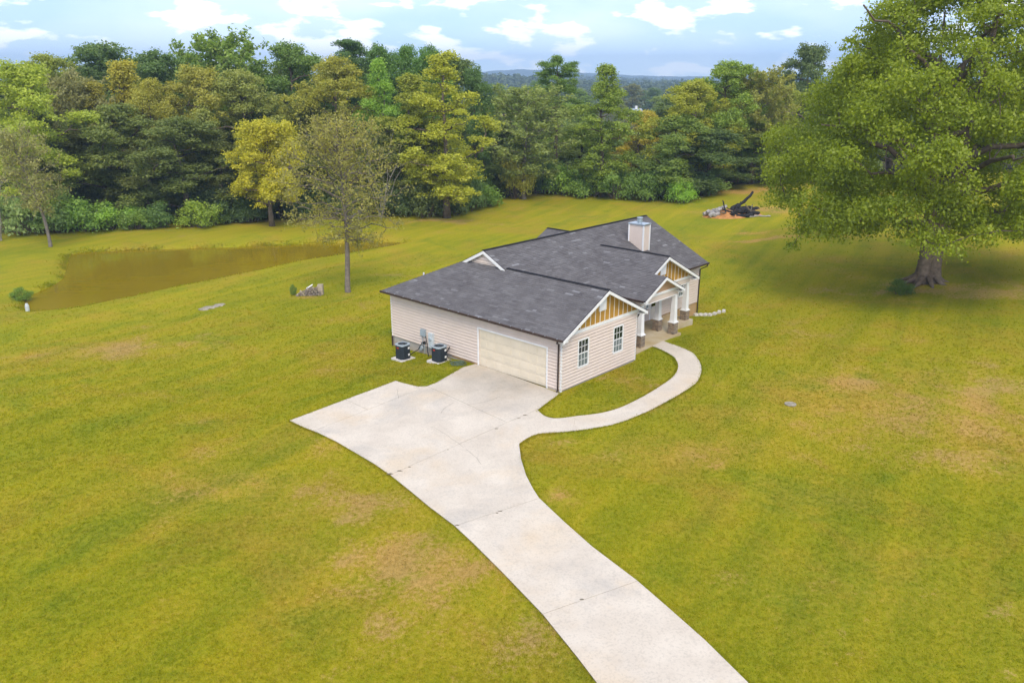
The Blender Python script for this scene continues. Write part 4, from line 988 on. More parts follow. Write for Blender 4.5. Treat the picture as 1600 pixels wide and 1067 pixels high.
# --- woods on the left, front to back
tree('broad', 22, 100, 93, 150, (140, 148, 36), 'yellow-green tree at the left edge above the grey-green shrubs', vi=0)
tree('broad', 72, 88, 109, 120, (120, 125, 38), 'olive tree rising behind the yellow-green tree at the left edge', vi=1)
tree('sparse', 108, 112, 104, 85, (126, 120, 74), 'thin brownish tree between the olive tree and the orange crowns', vi=0)
tree('broad', 160, 70, 119, 160, (84, 104, 52), 'wide dark green dome above the orange crowns on the left', vi=1)
tree('broad', 238, 82, 120, 110, (80, 102, 50), 'dark green tree right of the wide green dome', vi=2)
tree('cone', 188, 97, 106, 78, (150, 138, 36), 'tallest pointed orange-gold tree in the left woods')
tree('cone', 141, 130, 105, 70, (138, 128, 42), 'smaller rusty gold tree left of the tallest orange one')
tree('broad', 230, 126, 104, 84, (142, 134, 40), 'gold tree right of the tallest orange one', vi=3)
tree('broad', 172, 165, 99, 140, (104, 112, 50), 'broad grey-olive tree at the wood edge below the orange crowns', vi=3)
tree('broad', 276, 185, 98, 140, (95, 104, 48), 'broad dark olive tree beside the yellow tree by the pond', vi=2)
tree('broad', 300, 106, 106, 118, (140, 132, 46), 'rounded gold-olive tree above the dark olive one', vi=0)
tree('sparse', 350, 50, 115, 118, (104, 124, 42), 'tallest airy green tree against the sky on the left', vi=0)
tree('broad', 298, 84, 121, 90, (92, 116, 44), 'green tree left of the tallest airy one', vi=3)
tree('broad', 374, 112, 105, 130, (126, 128, 58), 'pale olive tree below the tallest airy one', vi=1)
tree('broad', 445, 70, 115, 118, (92, 114, 44), 'green rounded tree right of the tallest airy one', vi=2)
tree('pine', 540, 62, 119, 95, (70, 96, 44), 'dark pine poking above the middle of the woods', name='pine_tree', vi=0)
tree('broad', 592, 73, 120, 76, (78, 108, 40), 'dark green tree just right of the dark pine', vi=0)
tree('broad', 632, 74, 122, 76, (84, 116, 40), 'green tree behind the lime tree and the golden one', vi=3)
tree('broad', 520, 92, 107, 128, (134, 128, 38), 'gold-olive tree in front of the dark pine', vi=1)
tree('tall', 590, 95, 104, 66, (118, 148, 40), 'slim lime-green tree left of the tall golden one', vi=1)
tree('broad', 672, 75, 119, 66, (80, 112, 38), 'dark green tree peeking over the tall golden one', vi=2)
tree('tall', 692, 84, 99, 108, (148, 146, 26), 'tall golden tree at the right end of the left woods', vi=0)
tree('tall', 640, 118, 103, 96, (130, 132, 38), 'olive-gold tree leaning on the tall golden one', vi=1)
tree('broad', 742, 108, 113, 58, (74, 100, 42), 'dark green tree at the right flank of the tall golden one', vi=0)
tree('broad', 410, 188, 95, 84, (184, 172, 10), 'bright yellow tree standing on the far bank of the pond', name='yellow_tree', vi=4, k=1.15)
US = sorted(((470, 160, 106, 110), (335, 205, 101, 100), (598, 205, 102, 120), (215, 235, 98, 105), (108, 205, 101, 115), (45, 160, 100, 110), (545, 170, 110, 110), (400, 180, 108, 110), (655, 200, 104, 100), (160, 240, 107, 120), (270, 240, 107, 120), (500, 240, 104, 100)))
for i, (px, pt, Y, w) in enumerate(US):
    tree('fill', px, pt, Y, w, random.choice([(92, 100, 46), (98, 102, 48), (86, 96, 46), (102, 102, 48)]), f'dark understorey tree in the left woods, {ORD[i]} from the left', group='understorey of the left woods')
fb = 'far tree closing the back of the left woods'
for i, px in enumerate(range(-40, 760, 62)): tree('fill', px, (92, 110, 100, 105)[i % 4] + (14 if px < 120 else 0), 132, 120, (90, 104, 46), f'far green tree in the back rank of the left woods, {ORD[i]} from the left', group='back rank of the left woods')
# --- gap in the middle
tree('sparse', 822, 136, 113, 135, (122, 130, 66), 'grey-green open tree with bare limbs left of the lone pine', name='willow_tree', vi=1)
tree('pine', 872, 88, 119, 78, (88, 112, 36), 'lone tall pine with a flat crown in the gap of the woods', name='pine_tree', vi=1)
tree('tall', 948, 103, 113, 80, (116, 130, 36), 'slender upright tree right of the lone pine', vi=1)
tree('fill', 775, 190, 117, 100, (104, 116, 62), 'grey-green tree beneath the blue hill at the gap', vi=0)
tree('fill', 905, 195, 125, 90, (118, 128, 56), 'pale green tree between the lone pine and the slender tree', vi=1)
tree('fill', 1003, 174, 128, 70, (160, 142, 36), 'orange-gold tree below the white house', vi=0)
tree('broad', 868, 160, 140, 110, (112, 128, 48), 'round green tree behind the trunk of the lone pine', vi=0)
tree('broad', 790, 148, 165, 80, (120, 134, 50), 'light green tree beyond the open grey-green tree', vi=1)
for px, pt, Y, w, c, l in ((768, 132, 330, 40, (84, 108, 52), 'far dark green tree left of the tan field'), (838, 128, 300, 56, (92, 114, 50), 'far green tree right of the tan field'), (905, 140, 260, 50, (100, 120, 52), 'far green tree behind the lone pine'), (990, 132, 420, 46, (110, 108, 66), 'far brownish tree behind the white house'), (1022, 138, 410, 44, (84, 104, 60), 'far dark tree right of the white house'), (1045, 150, 280, 60, (110, 122, 46), 'far green tree beside the right woods'), (965, 150, 330, 40, (112, 118, 48), 'far green tree left of the white house')):
    tree('broad', px, pt, Y, w, c, l, group='trees far beyond the gap')
# --- woods on the right
tree('broad', 1085, 128, 112, 112, (140, 138, 30), 'gold-green tree at the left end of the right woods', vi=0)
tree('broad', 1142, 98, 117, 120, (112, 130, 34), 'tall green tree in the middle of the right woods', vi=1)
tree('sparse', 1192, 106, 117, 82, (128, 124, 50), 'thin brown-green tree right of the tall green one', vi=0)
tree('fill', 1062, 180, 109, 100, (104, 120, 46), 'green tree low at the left end of the right woods', vi=0)
tree('fill', 1112, 200, 110, 110, (80, 96, 46), 'dark green tree behind the burnt log heap', vi=1)
tree('broad', 1180, 185, 116, 110, (106, 116, 42), 'olive tree behind the burnt log heap', vi=2)
tree('broad', 1228, 135, 122, 96, (124, 128, 38), 'olive-gold tree half hidden by the big oak', vi=3)
tree('broad', 1265, 72, 132, 96, (82, 96, 50), 'dark tree showing over the left shoulder of the big oak', vi=0)
fr = 'tree of the right woods glimpsed behind the big oak'
for i, (px, pt, Y, w) in enumerate(((1320, 150, 128, 130), (1410, 130, 132, 140), (1500, 120, 134, 140), (1590, 110, 134, 150), (1660, 120, 138, 150))): tree('fill', px, pt, Y, w, (96, 110, 42), f'tree glimpsed behind the big oak, {ORD[i]} from the left', group='woods behind the big oak')
fb2 = 'far tree closing the back of the right woods'
for i, px in enumerate((1080, 1140, 1200, 1260)): tree('fill', px, 130, 140, 120, (84, 98, 44), f'far tree in the back rank of the right woods, {ORD[i]} from the left', group='back rank of the right woods')

# --- single trees on the lawn
p = at(78, 386); sp = make_sparse(31, 11, 6.2, .30, 34, 6500, .24, .16, (-1.6, 0)); PROTO['lt'] = [sp]; PC['lt'] = 0
stand('lt', p.x, p.y, (386 - 203) / ppm(p.y, 5), 98 / ppm(p.y, 5), (140, 134, 76), 'small leaning thin-leaved tree on the lawn left of the pond', 'leaning_tree', rz=0, k=1.25)
p = at(545, 457); pc = make_sparse(32, 13, 8.6, .30, 52, 11500, .20, .19, (0, 0), 'bark_grey', .5, .22, .35); PROTO['pecan'] = [pc]; PC['pecan'] = 0
stand('pecan', p.x, p.y, (457 - 182) / ppm(p.y, 6), 185 / ppm(p.y, 6), (150, 140, 66), 'tall open olive-leaved tree on the lawn between house and pond', 'lawn_tree', rz=.8, k=1.15)

_po = at(1446, 441); _a = math.atan2(-_po.y, -_po.x) - .4; OD = (math.cos(_a), math.sin(_a))      # open side of the hem
def make_oak():
    global rng
    rng = np.random.default_rng(77); random.seed(77); H = 26.5; C, Rr = [], []; tries = 0
    while len(C) < 520 and tries < 20000:
        tries += 1; t = rng.uniform(0, 1); th = rng.uniform(0, 6.283)
        r = rng.uniform(1.0, 2.0) * (1 - .3 * t); q = rng.uniform(.25, 1) ** .45; z = 3.6 + (H - 4.4) * t
        hw = float(np.interp(z, (3.4, 5.6, 8, 10, 12, 16, 18, 20.8, 23.5, 26), (9.8, 11.4, 12.8, 13.0, 11.8, 10.2, 9.0, 6.6, 4.0, 1.0))) * (1 + .10 * math.sin(3 * th + 1 + 5 * t) + .08 * math.sin(5 * th - 9 * t)); sh = float(np.interp(z, (10, 16, 20.8, 26), (0, 1.1, 2.4, 3.2)))
        R0 = max(0, hw - r * .7) * q; z += max(0, 1 - q) * 1.6 - (.9 if t < .2 and q > .8 else 0); c = np.array([R0 * math.cos(th) + sh * math.cos(.4), R0 * math.sin(th) - sh * math.sin(.4), z])
        if z < 4.6 and R0 < 3.0: continue
        if z < 4.3 and c[0] * OD[0] + c[1] * OD[1] > 2.0: continue
        if all(np.linalg.norm(c - k) > .34 * (r + s) for k, s in zip(C, Rr)): C.append(c); Rr.append(r)
    for k in range(16):                                   # drooping boughs along the hem
        th = k * .393 + rng.uniform(-.15, .15); R0 = rng.uniform(6.5, 11.5)
        if math.cos(th) * OD[0] + math.sin(th) * OD[1] > .25: continue
        for j in range(3): C.append(np.array([(R0 + j * .7) * math.cos(th), (R0 + j * .7) * math.sin(th), 3.9 - .75 * j + rng.uniform(-.3, .3)])); Rr.append(rng.uniform(.6, .95))
    P, N, S, T = clump_leaves(C, Rr, 330, .20, .85, .5, .15, .5)
    crown = leaf_mesh('crown', P, N, S, T, M['leaf'], .66)
    mb = MB(); n = 16
    for (dx, dy, r) in ((-.30, .1, .50), (.32, -.12, .60)):               # two stems grown together
        pts = [(dx * 1.25, dy * 1.2, -.5), (dx * 1.1, dy, .35), (dx, dy, 1.2), (dx, dy, 2.6), (dx * 1.3, dy * 1.2, 4.4), (dx * 2.4, dy * 3, 8), (dx * 4, dy * 6, 13), (dx * 5, dy * 8, 19)]
        mb.tube(pts, [r * 1.6, r * 1.2, r, r * .92, r * .9, r * .6, r * .34, r * .1], n)
    for k in range(9):
        th = k * .7; mb.tube([(0.7 * math.cos(th), .6 * math.sin(th), .5), (1.25 * math.cos(th), 1.2 * math.sin(th), .12), (2.2 * math.cos(th), 1.9 * math.sin(th), -.12)], [.26, .17, .06], 6)
    order = sorted(range(len(C)), key=lambda i: -np.hypot(C[i][0], C[i][1])); mains = []
    for k in range(22):
        th = k * 2.4; z0 = 3.6 + k * .55; L = (12.4 if k < 12 else 9.5) * random.uniform(.7, 1); e = Vector((L * math.cos(th), L * math.sin(th), z0 + random.uniform(-.6, 3.5) + k * .18)); mains.append(limb(mb, (0, 0, z0), e, .34 - .008 * k, .05, .06, 8, 7, .035))
    flatm = [q for m_ in mains for q in m_]
    pool = list(flatm); grow_limbs(mb, pool, [Vector(c) for c in C], .055, .015, 4)
    for k in range(26):                                   # pale dead twigs among the leaves
        q = random.choice(flatm); d = Vector((q.x, q.y, .1)).normalized() if q.xy.length > .5 else Vector((1, 0, 0)); e = q + d * random.uniform(1.2, 2.6) + Vector((random.uniform(-1, 1), random.uniform(-1, 1), random.uniform(-.3, 1)))
        limb(mb, q, e, .06, .015, .05, 4, 4); limb(mb, q.lerp(e, .6), e + Vector((random.uniform(-.8, .8), random.uniform(-.8, .8), .5)), .03, .01, 0, 3, 4)
    return crown, mb.mesh('trunk', M['bark'], True)
p = at(1446, 441); oc, ot = make_oak()
e = empty('oak_tree', p, .4); o = link('crown', oc, e); o.color = lin(128, 138, 18, 1.3); link('trunk', ot, e); tag(e, 'huge spreading oak with a thick double trunk on the right lawn', 'tree')
bush(1412, 463, 48, 30, (74, 96, 34), 'small dark bush at the foot of the big oak', group=None, vi=3)

# --- shrubs
for a in ((18, 372, 130, 88, (124, 140, 84), 'grey-green shrub at the left edge behind the leaning tree'), (75, 368, 110, 72, (116, 136, 70), 'grey-green shrub right behind the leaning tree'), (125, 366, 110, 60, (108, 136, 48), 'vine-covered green shrub right of the leaning tree'), (168, 364, 100, 48, (120, 150, 42), 'bright green vine mound left of the pond reeds'), (205, 362, 70, 34, (104, 126, 48), 'low green mound at the end of the vine shrubs'),
          (240, 359, 80, 42, (84, 110, 48), 'dark green shrub behind the far pond bank'), (302, 360, 84, 52, (122, 140, 36), 'yellow-green bush behind the middle of the pond'), (345, 352, 80, 46, (72, 92, 48), 'dark shrub right of the yellow-green pond bush'), (388, 350, 70, 44, (68, 88, 44), 'dark shrub left of the yellow tree trunk'), (470, 346, 80, 40, (70, 90, 44), 'dark shrub right of the yellow tree trunk'), (545, 340, 90, 40, (76, 94, 46), 'dark shrub behind the tall lawn tree'), (600, 338, 80, 44, (72, 92, 46), 'dark shrub right of the tall lawn tree'),
          (688, 338, 76, 40, (112, 142, 36), 'bright green shrub below the tall golden tree'), (720, 334, 90, 70, (96, 118, 60), 'blue-green shrub right of the bright one under the golden tree'), (745, 328, 96, 44, (104, 130, 44), 'low green shrub in the corner of the back lawn'), (760, 312, 110, 66, (104, 126, 84), 'blue-green bank of privet behind the corner shrub'), (806, 314, 72, 64, (148, 140, 44), 'yellow-olive bush amid the blue-green privet'), (845, 306, 80, 56, (98, 122, 74), 'blue-green shrub right of the yellow-olive bush'),
          (884, 308, 86, 46, (116, 142, 44), 'bright green shrub below the lone pine'), (925, 311, 90, 44, (110, 134, 46), 'green shrub left of the slender tree foot'), (968, 314, 90, 46, (104, 128, 48), 'green shrub right of the slender tree foot'), (1018, 316, 90, 50, (96, 120, 46), 'dark green shrub left of the lime bush'), (1068, 319, 62, 40, (124, 158, 34), 'rounded lime-green bush at the right end of the back hedge'), (1100, 308, 70, 50, (78, 98, 44), 'dark shrub between the lime bush and the burnt logs')):
    bush(*a)
PV = sorted(((720, 300, 130, 60), (790, 284, 130, 60), (850, 280, 130, 62), (900, 276, 130, 66), (950, 276, 130, 66), (1000, 280, 130, 66), (1040, 288, 110, 60), (690, 310, 110, 60)))
for i, (px, pb, w, h) in enumerate(PV):
    bush(px, pb, w, h, ((112, 130, 88), (120, 140, 92), (116, 130, 80), (108, 126, 74))[i % 4], f'pale grey-green privet behind the back hedge, {ORD[i]} from the left', group='privet behind the back hedge')
for i, (px, pb, w, h) in enumerate(((860, 255, 120, 40), (930, 252, 120, 44), (1000, 252, 120, 44))): bush(px, pb, w, h, (116, 132, 80), f'grey-green privet in the rear row of the gap, {ORD[i]} from the left', group='privet behind the back hedge')
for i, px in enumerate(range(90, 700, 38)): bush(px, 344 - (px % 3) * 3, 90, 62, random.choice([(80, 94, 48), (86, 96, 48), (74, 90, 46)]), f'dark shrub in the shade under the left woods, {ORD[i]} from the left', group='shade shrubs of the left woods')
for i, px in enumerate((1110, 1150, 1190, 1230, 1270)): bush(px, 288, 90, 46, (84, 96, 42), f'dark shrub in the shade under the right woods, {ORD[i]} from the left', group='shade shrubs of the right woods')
# dead tangle of bare limbs in the gap
def dead(px, py, hpx, seed, label):
    random.seed(seed); q = at(px, py); k = ppm(q.y, 2); mb = MB(); Hh = hpx / k
    for i in range(9):
        th = random.uniform(0, 6.28); e_ = Vector((math.cos(th) * Hh * random.uniform(.3, .9), math.sin(th) * .6, Hh * random.uniform(.35, 1))); pts = limb(mb, (random.uniform(-.4, .4), 0, 0), e_, .10, .02, .08, 5, 5, .05)
        for j in range(4): b_ = random.choice(pts[2:]); limb(mb, b_, b_ + Vector((random.uniform(-1.4, 1.4), random.uniform(-.6, .6), random.uniform(-.4, 1.2))), .035, .01, 0, 3, 4)
    o = mb.build('dead_tree', M['bark_pale']); o.scale.x = min(1, 4.2 / Hh); o.location = (q.x, q.y - 1.5, TZ(q.x, q.y)); tag(o, label, 'dead tree')
dead(826, 275, 74, 5, 'pale bare forked trunk rising from the privet below the open tree'); dead(788, 275, 54, 6, 'pale fallen limbs left of the bare forked trunk')
dead(598, 341, 150, 8, 'pale dead snag at the wood edge below the lime-green tree'); dead(14, 372, 165, 12, 'pale crooked dead trunk at the left edge behind the leaning tree')

# ------------------------------------------------------------------ small things on the lawn
# burnt heap
p = at(1148, 338); bp = empty('clay_mound', p); tag(bp, 'orange clay mound under the burnt logs', 'mound')
mb = MB(); nr, na = 8, 26
V = []
for i in range(nr + 1):
    for k in range(na):
        th = 2 * math.pi * k / na; r = i / nr; h = .75 * (1 - r * r) * (1 + .35 * math.sin(3 * th + 2) * r + .2 * math.sin(7 * th)) - .12 * r; V.append((3.9 * r * math.cos(th), 2.0 * r * math.sin(th), h))
mb.v = V; mb.f = [(i * na + k, i * na + (k + 1) % na, (i + 1) * na + (k + 1) % na, (i + 1) * na + k) for i in range(nr) for k in range(na)]; mb.t = [.5] * len(mb.f)
mb.build('soil', M['clay'], bp, smooth=True)
def log_obj(name, a, b, r, mat, label, cat='log', group=None, parent=None):
    m = MB(); a, b = Vector(a), Vector(b); n = 6; pts = [a.lerp(b, i / n) + Vector((random.uniform(-1, 1), random.uniform(-1, 1), random.uniform(-1, 1))) * r * .35 for i in range(n + 1)]
    m.tube(pts, [r * random.uniform(.8, 1.1) for _ in range(n)] + [r * .7], 8); o = m.build(name, mat, None, smooth=False)
    c = (a + b) / 2; o.data.transform(Matrix.Translation(-c)); o.location = c; tag(o, label, cat, group); return o
random.seed(5)
q = p
log_obj('charred_log', q + Vector((-.1, -.2, .7)), q + Vector((2.0, .3, 2.75)), .19, M['char'], 'long charred log sticking up from the burnt heap')
cl = 'charred log lying in the burnt heap beyond the house'
for (a, b, r) in (((-.9, -1.1, .35), (.9, -.9, .95), .30), ((-.2, -1.3, .3), (1.7, -1.5, .35), .24), ((.0, -.6, .9), (1.9, -.7, .8), .26), ((.4, -.2, 1.0), (2.0, .6, .9), .22), ((-.7, -.5, .7), (.5, .6, 1.25), .28), ((1.0, -1.2, .6), (2.6, -1.0, .5), .2), ((-.6, -1.4, .25), (.2, -.4, .95), .22), ((1.6, -.4, .9), (2.7, .2, .95), .18)):
    log_obj('charred_log', q + Vector(a), q + Vector(b), r, M['char'], cl, group='charred logs of the burnt heap')
al = 'ash-grey log end at the left of the burnt heap'
for (a, b, r) in (((-3.1, -1.0, .3), (-2.0, -1.0, .45), .30), ((-3.3, -.3, .5), (-2.2, -.1, .7), .26), ((-2.6, -.9, .75), (-1.8, -.3, .95), .24), ((-2.3, .2, .7), (-1.2, .5, 1.0), .22), ((-1.6, -.1, .95), (-.9, .5, 1.1), .18), ((-3.7, -.2, .3), (-3.0, .4, .4), .22)):
    log_obj('ash_log', q + Vector(a), q + Vector(b), r, M['ash_wood'], al, group='ash grey logs of the burnt heap')
al2 = 0; bl = 'pale barked stick at the right foot of the burnt heap'
for (a, b, r) in (((1.2, -1.75, .2), (2.6, -1.35, .3), .08), ((1.8, -1.5, .35), (3.0, -1.2, .25), .07)): log_obj('pale_stick', q + Vector(a), q + Vector(b), r, M['bark_pale'], bl, 'stick', 'pale sticks of the burnt heap')
for i in range(22):
    a = Vector((random.uniform(-1.4, 2.6), random.uniform(-1.5, .6), random.uniform(.25, .9))); d = Vector((random.uniform(-1, 1), random.uniform(-.8, .5), random.uniform(.0, .55))).normalized() * random.uniform(.7, 1.6)
    log_obj('charred_branch', q + a, q + a + d, random.uniform(.04, .09), M[('char', 'ash_wood', 'bark')[i % 3]], 'thin burnt branch in the tangle of the burnt heap', 'branch', 'branches of the burnt heap')
# firewood stack
p = at(481, 463); k = ppm(p.y, 0); random.seed(9); wl = 'grey split log in the firewood stack by the tall lawn tree'
for row in range(7):
    n = 15 - row - (row > 3) * 3
    for i in range(n):
        x = (i - (n - 1) / 2) * .135 + (.06 * row) + random.uniform(-.03, .03); z = .05 + row * .095; m = MB(); r = random.uniform(.045, .08); L = random.uniform(.34, .48); a0 = random.uniform(0, 6.28); ns = random.choice((3, 4, 5))
        sec = [(math.cos(a0 + 6.283 * j / ns) * r, math.sin(a0 + 6.283 * j / ns) * r) for j in range(ns)]
        m.v = [(s[0], -L / 2, s[1]) for s in sec] + [(s[0], L / 2, s[1]) for s in sec]; m.f = [tuple(range(ns)), tuple(range(2 * ns - 1, ns - 1, -1))] + [(j, ns + j, ns + (j + 1) % ns, (j + 1) % ns) for j in range(ns)]; m.t = [.5] * len(m.f)
        pale = random.random() < .3; o = m.build('firewood_log', M['firewood_pale' if pale else 'firewood']); o.location = (p.x + x, p.y + .25 + random.uniform(-.05, .05), TZ(p.x + x, p.y + .25) + z); o.rotation_euler = (random.uniform(-.1, .1), random.uniform(-.2, .2), .12 + random.uniform(-.3, .3))
        tag(o, f"{'pale' if pale else 'grey'} split log in the firewood stack, {ORD[row]} layer up, {ORD[i]} from the left", 'firewood', 'firewood stacked by the tall lawn tree')
m = MB(); m.box(-.2, .2, -.2, .2, -.1, .82); o = m.build('wood_block', M['firewood_pale']); o.location = (p.x + .93, p.y + .45, TZ(p.x + .93, p.y + .45)); tag(o, 'upright pale wood block at the right end of the firewood stack', 'wood block')
m = MB(); m.box(-.28, .28, -.06, .06, -.02, .02); o = m.build('white_plank', M['white']); o.location = (p.x + .15, p.y + .2, TZ(p.x, p.y) + .74); o.rotation_euler = (.2, -.5, .4); tag(o, 'white scrap plank on top of the firewood stack', 'plank')
bush(458, 462, 14, 20, (96, 116, 40), 'tuft of weeds at the left end of the firewood stack', name='weed_tuft', group=None, vi=3)
# low rocks by the pond
rl = 'low pale rock in the small row on the left lawn'
for i, (px, py, s) in enumerate(((318, 484, .28), (326, 482, .34), (334, 480, .25), (341, 478, .3), (347, 476, .2))):
    q = at(px, py); m = MB(); random.seed(40 + i); na = 9
    V = [];
    for j, (rr, hh) in enumerate(((1, -.05), (.95, .10), (.6, .22))):
        for a in range(na): th = 6.283 * a / na; f = random.uniform(.75, 1.15); V.append((math.cos(th) * s * 1.5 * rr * f, math.sin(th) * s * rr * f, hh * s * 2 * random.uniform(.7, 1.2)))
    m.v = V; m.f = [(j * na + a, j * na + (a + 1) % na, (j + 1) * na + (a + 1) % na, (j + 1) * na + a) for j in range(2) for a in range(na)] + [tuple(2 * na + a for a in range(na))]; m.t = [.5] * len(m.f)
    o = m.build('rock', M['rock']); o.location = q; tag(o, f'low pale rock on the left lawn, {ORD[i]} from the left in its row', 'rock', 'rocks on the left lawn')
q = at(43, 486); m = MB(); m.tube([(0, 0, -.3), (.03, 0, .4), (.02, 0, .6)], [.13, .15, .08], 8); o = m.build('overflow_pipe', M['pale_box']); o.location = q; tag(o, 'pale overflow pipe at the left tip of the pond', 'pipe')
bush(28, 470, 40, 24, (96, 120, 34), 'clump of rushes at the left tip of the pond', name='rush_clump', group=None, vi=3)
q = at(1235, 632); m = MB(); na = 16; m.prism([(.28 * math.cos(6.283 * a / na), .28 * math.sin(6.283 * a / na)) for a in range(na)], -.1, .05); m.prism([(.10 * math.cos(6.283 * a / na), .10 * math.sin(6.283 * a / na)) for a in range(na)], .05, .065); o = m.build('ground_cover_plate', M['rock']); o.location = q; tag(o, 'round grey cover lying in the right lawn', 'cover')
q = at(50, 358); m = MB(); m.tube([(0, 0, -.2), (0, 0, 1.6)], .05, 7); m.box(-.14, .14, -.06, .06, 1.1, 1.6); o = m.build('marker_post', M['clay']); o.location = (q.x, q.y - .3, q.z); tag(o, 'rusty post in front of the shrubs left of the leaning tree', 'post')

# ------------------------------------------------------------------ far country
x, z = col_at(993, 190, 395); wh = empty('white_house', (x, 395, TZ(x, 395)), .5); wh.scale = (.56, .56, .62); tag(wh, 'distant white house with a grey roof in the gap of the trees', 'house')
m = MB(); m.box(-5, 5, -4, 4, -2, 3.6); m.build('wall', M['white'], wh)
m = MB(); m.v = [(-5.5, -4.6, 3.4), (5.5, -4.6, 3.4), (5.5, 4.6, 3.4), (-5.5, 4.6, 3.4), (-5.5, 0, 6.6), (5.5, 0, 6.6)]; m.f = [(0, 1, 5, 4), (2, 3, 4, 5), (0, 4, 3), (1, 2, 5), (3, 2, 1, 0)]; m.t = [.5] * 5; rf = m.build('roof', M['galv'], wh)
m = MB(); m.box(-.8, .8, -.8, .8, 5.5, 8.6); m.build('chimney', M['white'], rf)
for i in (-3, 0, 3): m = MB(); m.box(i - .5, i + .5, -4.04, -4.0, .8, 2.4); m.build('window', M['glass'], wh)
def m_hill(name, c0, c1, sc):
    t = NT(name); p_ = t.pos(); n1 = t.noise(p_, sc, 6, .65); t.pbsdf(t.ramp(n1, (.35, c0), (.65, c1)), .95, .02, t.bump(n1, 12, 1)); return t.m
def hill(name, Y, depth, x0, x1, f, label, mat, n=160, rows=14):
    V = []
    for j in range(rows):
        t = j / (rows - 1); s = math.sin(math.pi * min(1, t * 1.0)) ** .9
        for i in range(n): x = x0 + (x1 - x0) * i / (n - 1); V.append((x, Y + depth * (t - .5), -8 + (f(x) + 8) * s + 2.0 * math.sin(x * .05 + j) * s))
    o = link(name, grid_mesh(name, np.array(V), n, rows, mat)); tag(o, label, 'hill', kind='structure'); return np.array(V)
mh = m_hill('wooded_hill', (.020, .035, .014, 1), (.06, .075, .028, 1), .05)
zt = lambda py, Y: CAM_H + (120.4 - py) / CAM_F * Y          # height that shows at row py on the horizon side
f1 = lambda x: zt(122, 1100) - 14 + 15 * math.exp(-((x + 45) / 70) ** 2) + 3 * math.sin(x * .013) + 2 * math.sin(x * .031)
f2 = lambda x: zt(119, 2100) - 18 + 6 * math.sin(x * .004 + 1) + 4 * math.sin(x * .011)
f3 = lambda x: zt(117.5, 4200) + 18 * math.exp(-((x - 40) / 260) ** 2) + 7 * math.sin(x * .0021 + 2) + 4 * math.sin(x * .006)
V1 = hill('hill', 1100, 420, -900, 900, f1, 'near wooded hill seen through the gap in the trees', mh)
V2 = hill('hill', 2100, 700, -1700, 1700, f2, 'middle blue wooded hill behind the near one', mh)
V3 = hill('hill', 4200, 900, -3300, 3300, f3, 'farthest pale blue ridge on the horizon', mh)
def forest(name, V, n, size, leaves, label):
    global rng
    rng = np.random.default_rng(5); idx = rng.integers(0, len(V), n); c = V[idx] + np.column_stack([rng.uniform(-1, 1, n) * 12, rng.uniform(-1, 1, n) * 25, np.zeros(n)])
    k = np.repeat(np.arange(n), leaves); s = size * rng.uniform(.6, 1.3, n)[k]; d = unit(len(k)); d[:, 2] = np.abs(d[:, 2]); P = c[k] + d * s[:, None] * np.array([.5, .5, .75]) * rng.uniform(.6, 1, len(k))[:, None]
    me = leaf_mesh(name, P, d + unit(len(k)) * .4, s * .34, rng.normal(.5, .12, n)[k] + rng.normal(0, .1, len(k)), M['leaf'], .8); o = link(name, me); o.color = (.10, .13, .045, 1); tag(o, label, 'forest', kind='stuff')
sel = V1[(np.abs(V1[:, 0]) < 420)]; forest('forest', sel, 2600, 12, 26, 'unbroken woodland covering the near hill')
sel = V2[(np.abs(V2[:, 0]) < 900)]; forest('forest', sel, 2600, 15, 14, 'unbroken woodland covering the middle hill')
g2 = np.column_stack([rng.uniform(-260, 320, 1500), rng.uniform(470, 930, 1500)]); g2 = np.column_stack([g2, terrain(g2)]); forest('forest', g2, 1500, 13, 26, 'woodland on the valley floor beyond the field')

# ------------------------------------------------------------------ grass blades on the near lawn
rng = np.random.default_rng(3)
def grass(n, r0, r1):
    lr = rng.uniform(math.log(r0), math.log(r1), n); th = rng.uniform(-R(44), R(44), n); r = np.exp(lr); return np.column_stack([r * np.sin(th), r * np.cos(th)])
Q = np.concatenate([grass(330000, 15, 90)])
edge = []
for poly, m_ in ((DRIVE, 9000), (WALKP, 5600)):
    A = np.array(poly); B = np.roll(A, -1, 0); L = np.linalg.norm(B - A, axis=1); i = rng.choice(len(A), m_, p=L / L.sum()); t = rng.random(m_)[:, None]; edge.append(A[i] * (1 - t) + B[i] * t + rng.normal(0, .05, (m_, 2)))
E_ = np.concatenate(edge); sd = np.minimum(sdist(E_, DRIVE), sdist(E_, WALKP)); E_ = E_[(sd > -.045)]
A = np.array(POND); B = np.roll(A, -1, 0); L = np.linalg.norm(B - A, axis=1); i = rng.choice(len(A), 14000, p=L / L.sum()); t = rng.random(14000)[:, None]; sw = A[i] * (1 - t) + B[i] * t + np.abs(rng.normal(0, .45, (14000, 1))) * rng.normal(0, 1, (14000, 2)) * .7
sw = sw[(sdist(sw, POND) > .02) & (np.sin(sw[:, 0] * 1.1) + np.sin(sw[:, 1] * 1.7 + 1) + rng.normal(0, .8, len(sw)) > -.4)]
E_ = np.concatenate([E_, sw]); Q = np.concatenate([Q, E_]); iedge = np.arange(len(Q)) >= len(Q) - len(E_); ishore = np.arange(len(Q)) >= len(Q) - len(sw)
hb = (Q[:, 0] - HX) * cH + (Q[:, 1] - HY) * sH; ha = -(Q[:, 0] - HX) * sH + (Q[:, 1] - HY) * cH
inh = (hb > -.02) & (hb < 19.6) & (ha > -.02) & (ha < 13.6) & ~((hb > 6.5) & (ha < .5)) & ~((hb > 15.8) & (ha < 3.5))
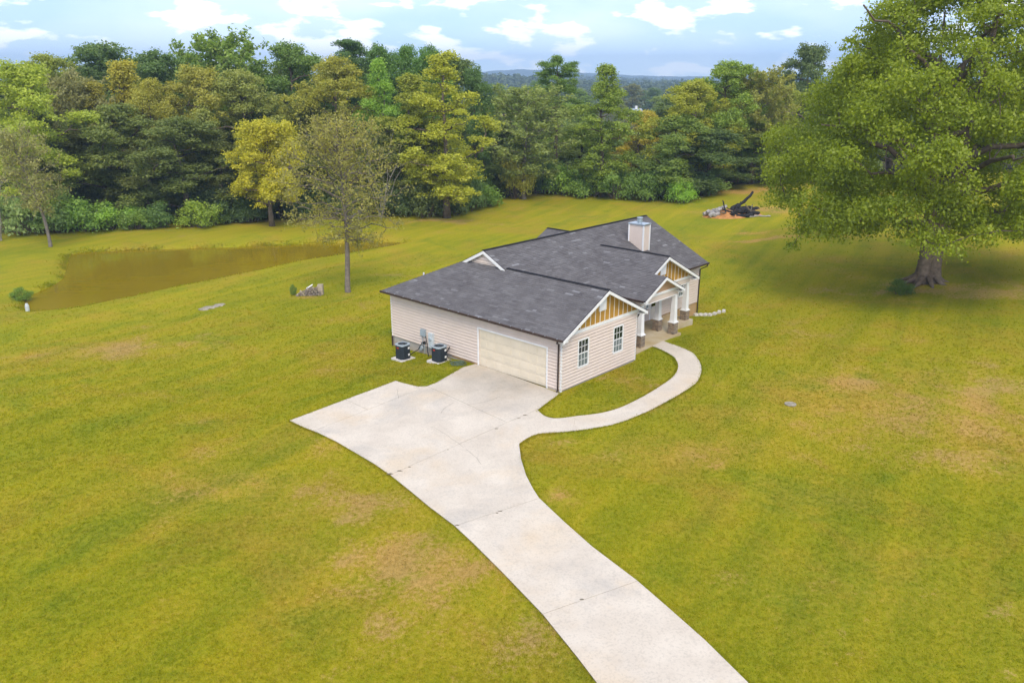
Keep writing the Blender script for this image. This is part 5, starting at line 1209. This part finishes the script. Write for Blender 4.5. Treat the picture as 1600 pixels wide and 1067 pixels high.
ok = (iedge | ((sdist(Q, DRIVE) > .03) & (sdist(Q, WALKP) > .03))) & ((sdist(Q, POND) > .3) | ishore) & ~inh & ~((hb > -.16) & (hb < 6.6) & (ha > -.16) & (ha < 5.8))
dq, cq = dryness(Q); ok &= rng.random(len(Q)) > dq * .85; ok &= rng.random(len(Q)) > sstep(np.hypot(Q[:, 0], Q[:, 1]), 30, 88) * (1 - iedge)
ishore = ishore[ok]; Q = Q[ok]; dq = dq[ok]; cq = cq[ok]; n = len(Q); zq = terrain(Q)
dist = np.hypot(Q[:, 0], Q[:, 1]); nb = 3
base = np.repeat(np.column_stack([Q, zq]), nb, 0) + np.column_stack([rng.normal(0, .035, (n * nb, 2)), np.full(n * nb, -.005)])
th = rng.uniform(0, 6.283, n * nb); w = rng.uniform(.010, .022, n * nb) * np.repeat(np.clip(dist / 26, .8, 2.2), nb); hgt = rng.uniform(.025, .065, n * nb) * np.repeat(np.clip(dist / 30, .9, 1.3), nb); ln = rng.normal(0, .035, (n * nb, 2)); hgt *= np.repeat(np.where(iedge[ok] & ~ishore, rng.uniform(.7, 1.3, n), 1), nb); hgt *= np.repeat(np.where(ishore, rng.uniform(.8, 2.4, n), 1), nb); w *= np.repeat(np.where(ishore, 1.4, 1), nb)
dv = np.column_stack([np.cos(th), np.sin(th), np.zeros(n * nb)]) * w[:, None]
V = np.stack([base - dv, base + dv, base + np.column_stack([ln, hgt])], 1).reshape(-1, 3)
me = bpy.data.meshes.new('grass'); me.vertices.add(len(V)); me.vertices.foreach_set('co', V.astype('f').ravel()); me.loops.add(len(V)); me.loops.foreach_set('vertex_index', np.arange(len(V), dtype='i'))
me.polygons.add(n * nb); me.polygons.foreach_set('loop_start', np.arange(0, len(V), 3, dtype='i'))
add_attr(me, 'dry', np.repeat(dq, nb * 3)); add_attr(me, 'clay', np.repeat(cq * .5, nb * 3)); me.materials.append(M['blade']); me.update(calc_edges=True)
tag(link('grass', me), 'short mown grass blades covering the near lawn', 'grass', kind='stuff')

# ------------------------------------------------------------------ haze
hz_ = MB(); hz_.box(-5200, 5200, -300, 5200, -16, 140); t = NT('haze'); t.t.links.new(t.n('VolumePrincipled', {'Color': (.52, .74, 1.0, 1), 'Density': .00036, 'Anisotropy': .1}).outputs[0], t.out.inputs['Volume'])
tag(hz_.build('haze', t.m), 'thin pale blue haze over the far hills', 'haze', kind='stuff')
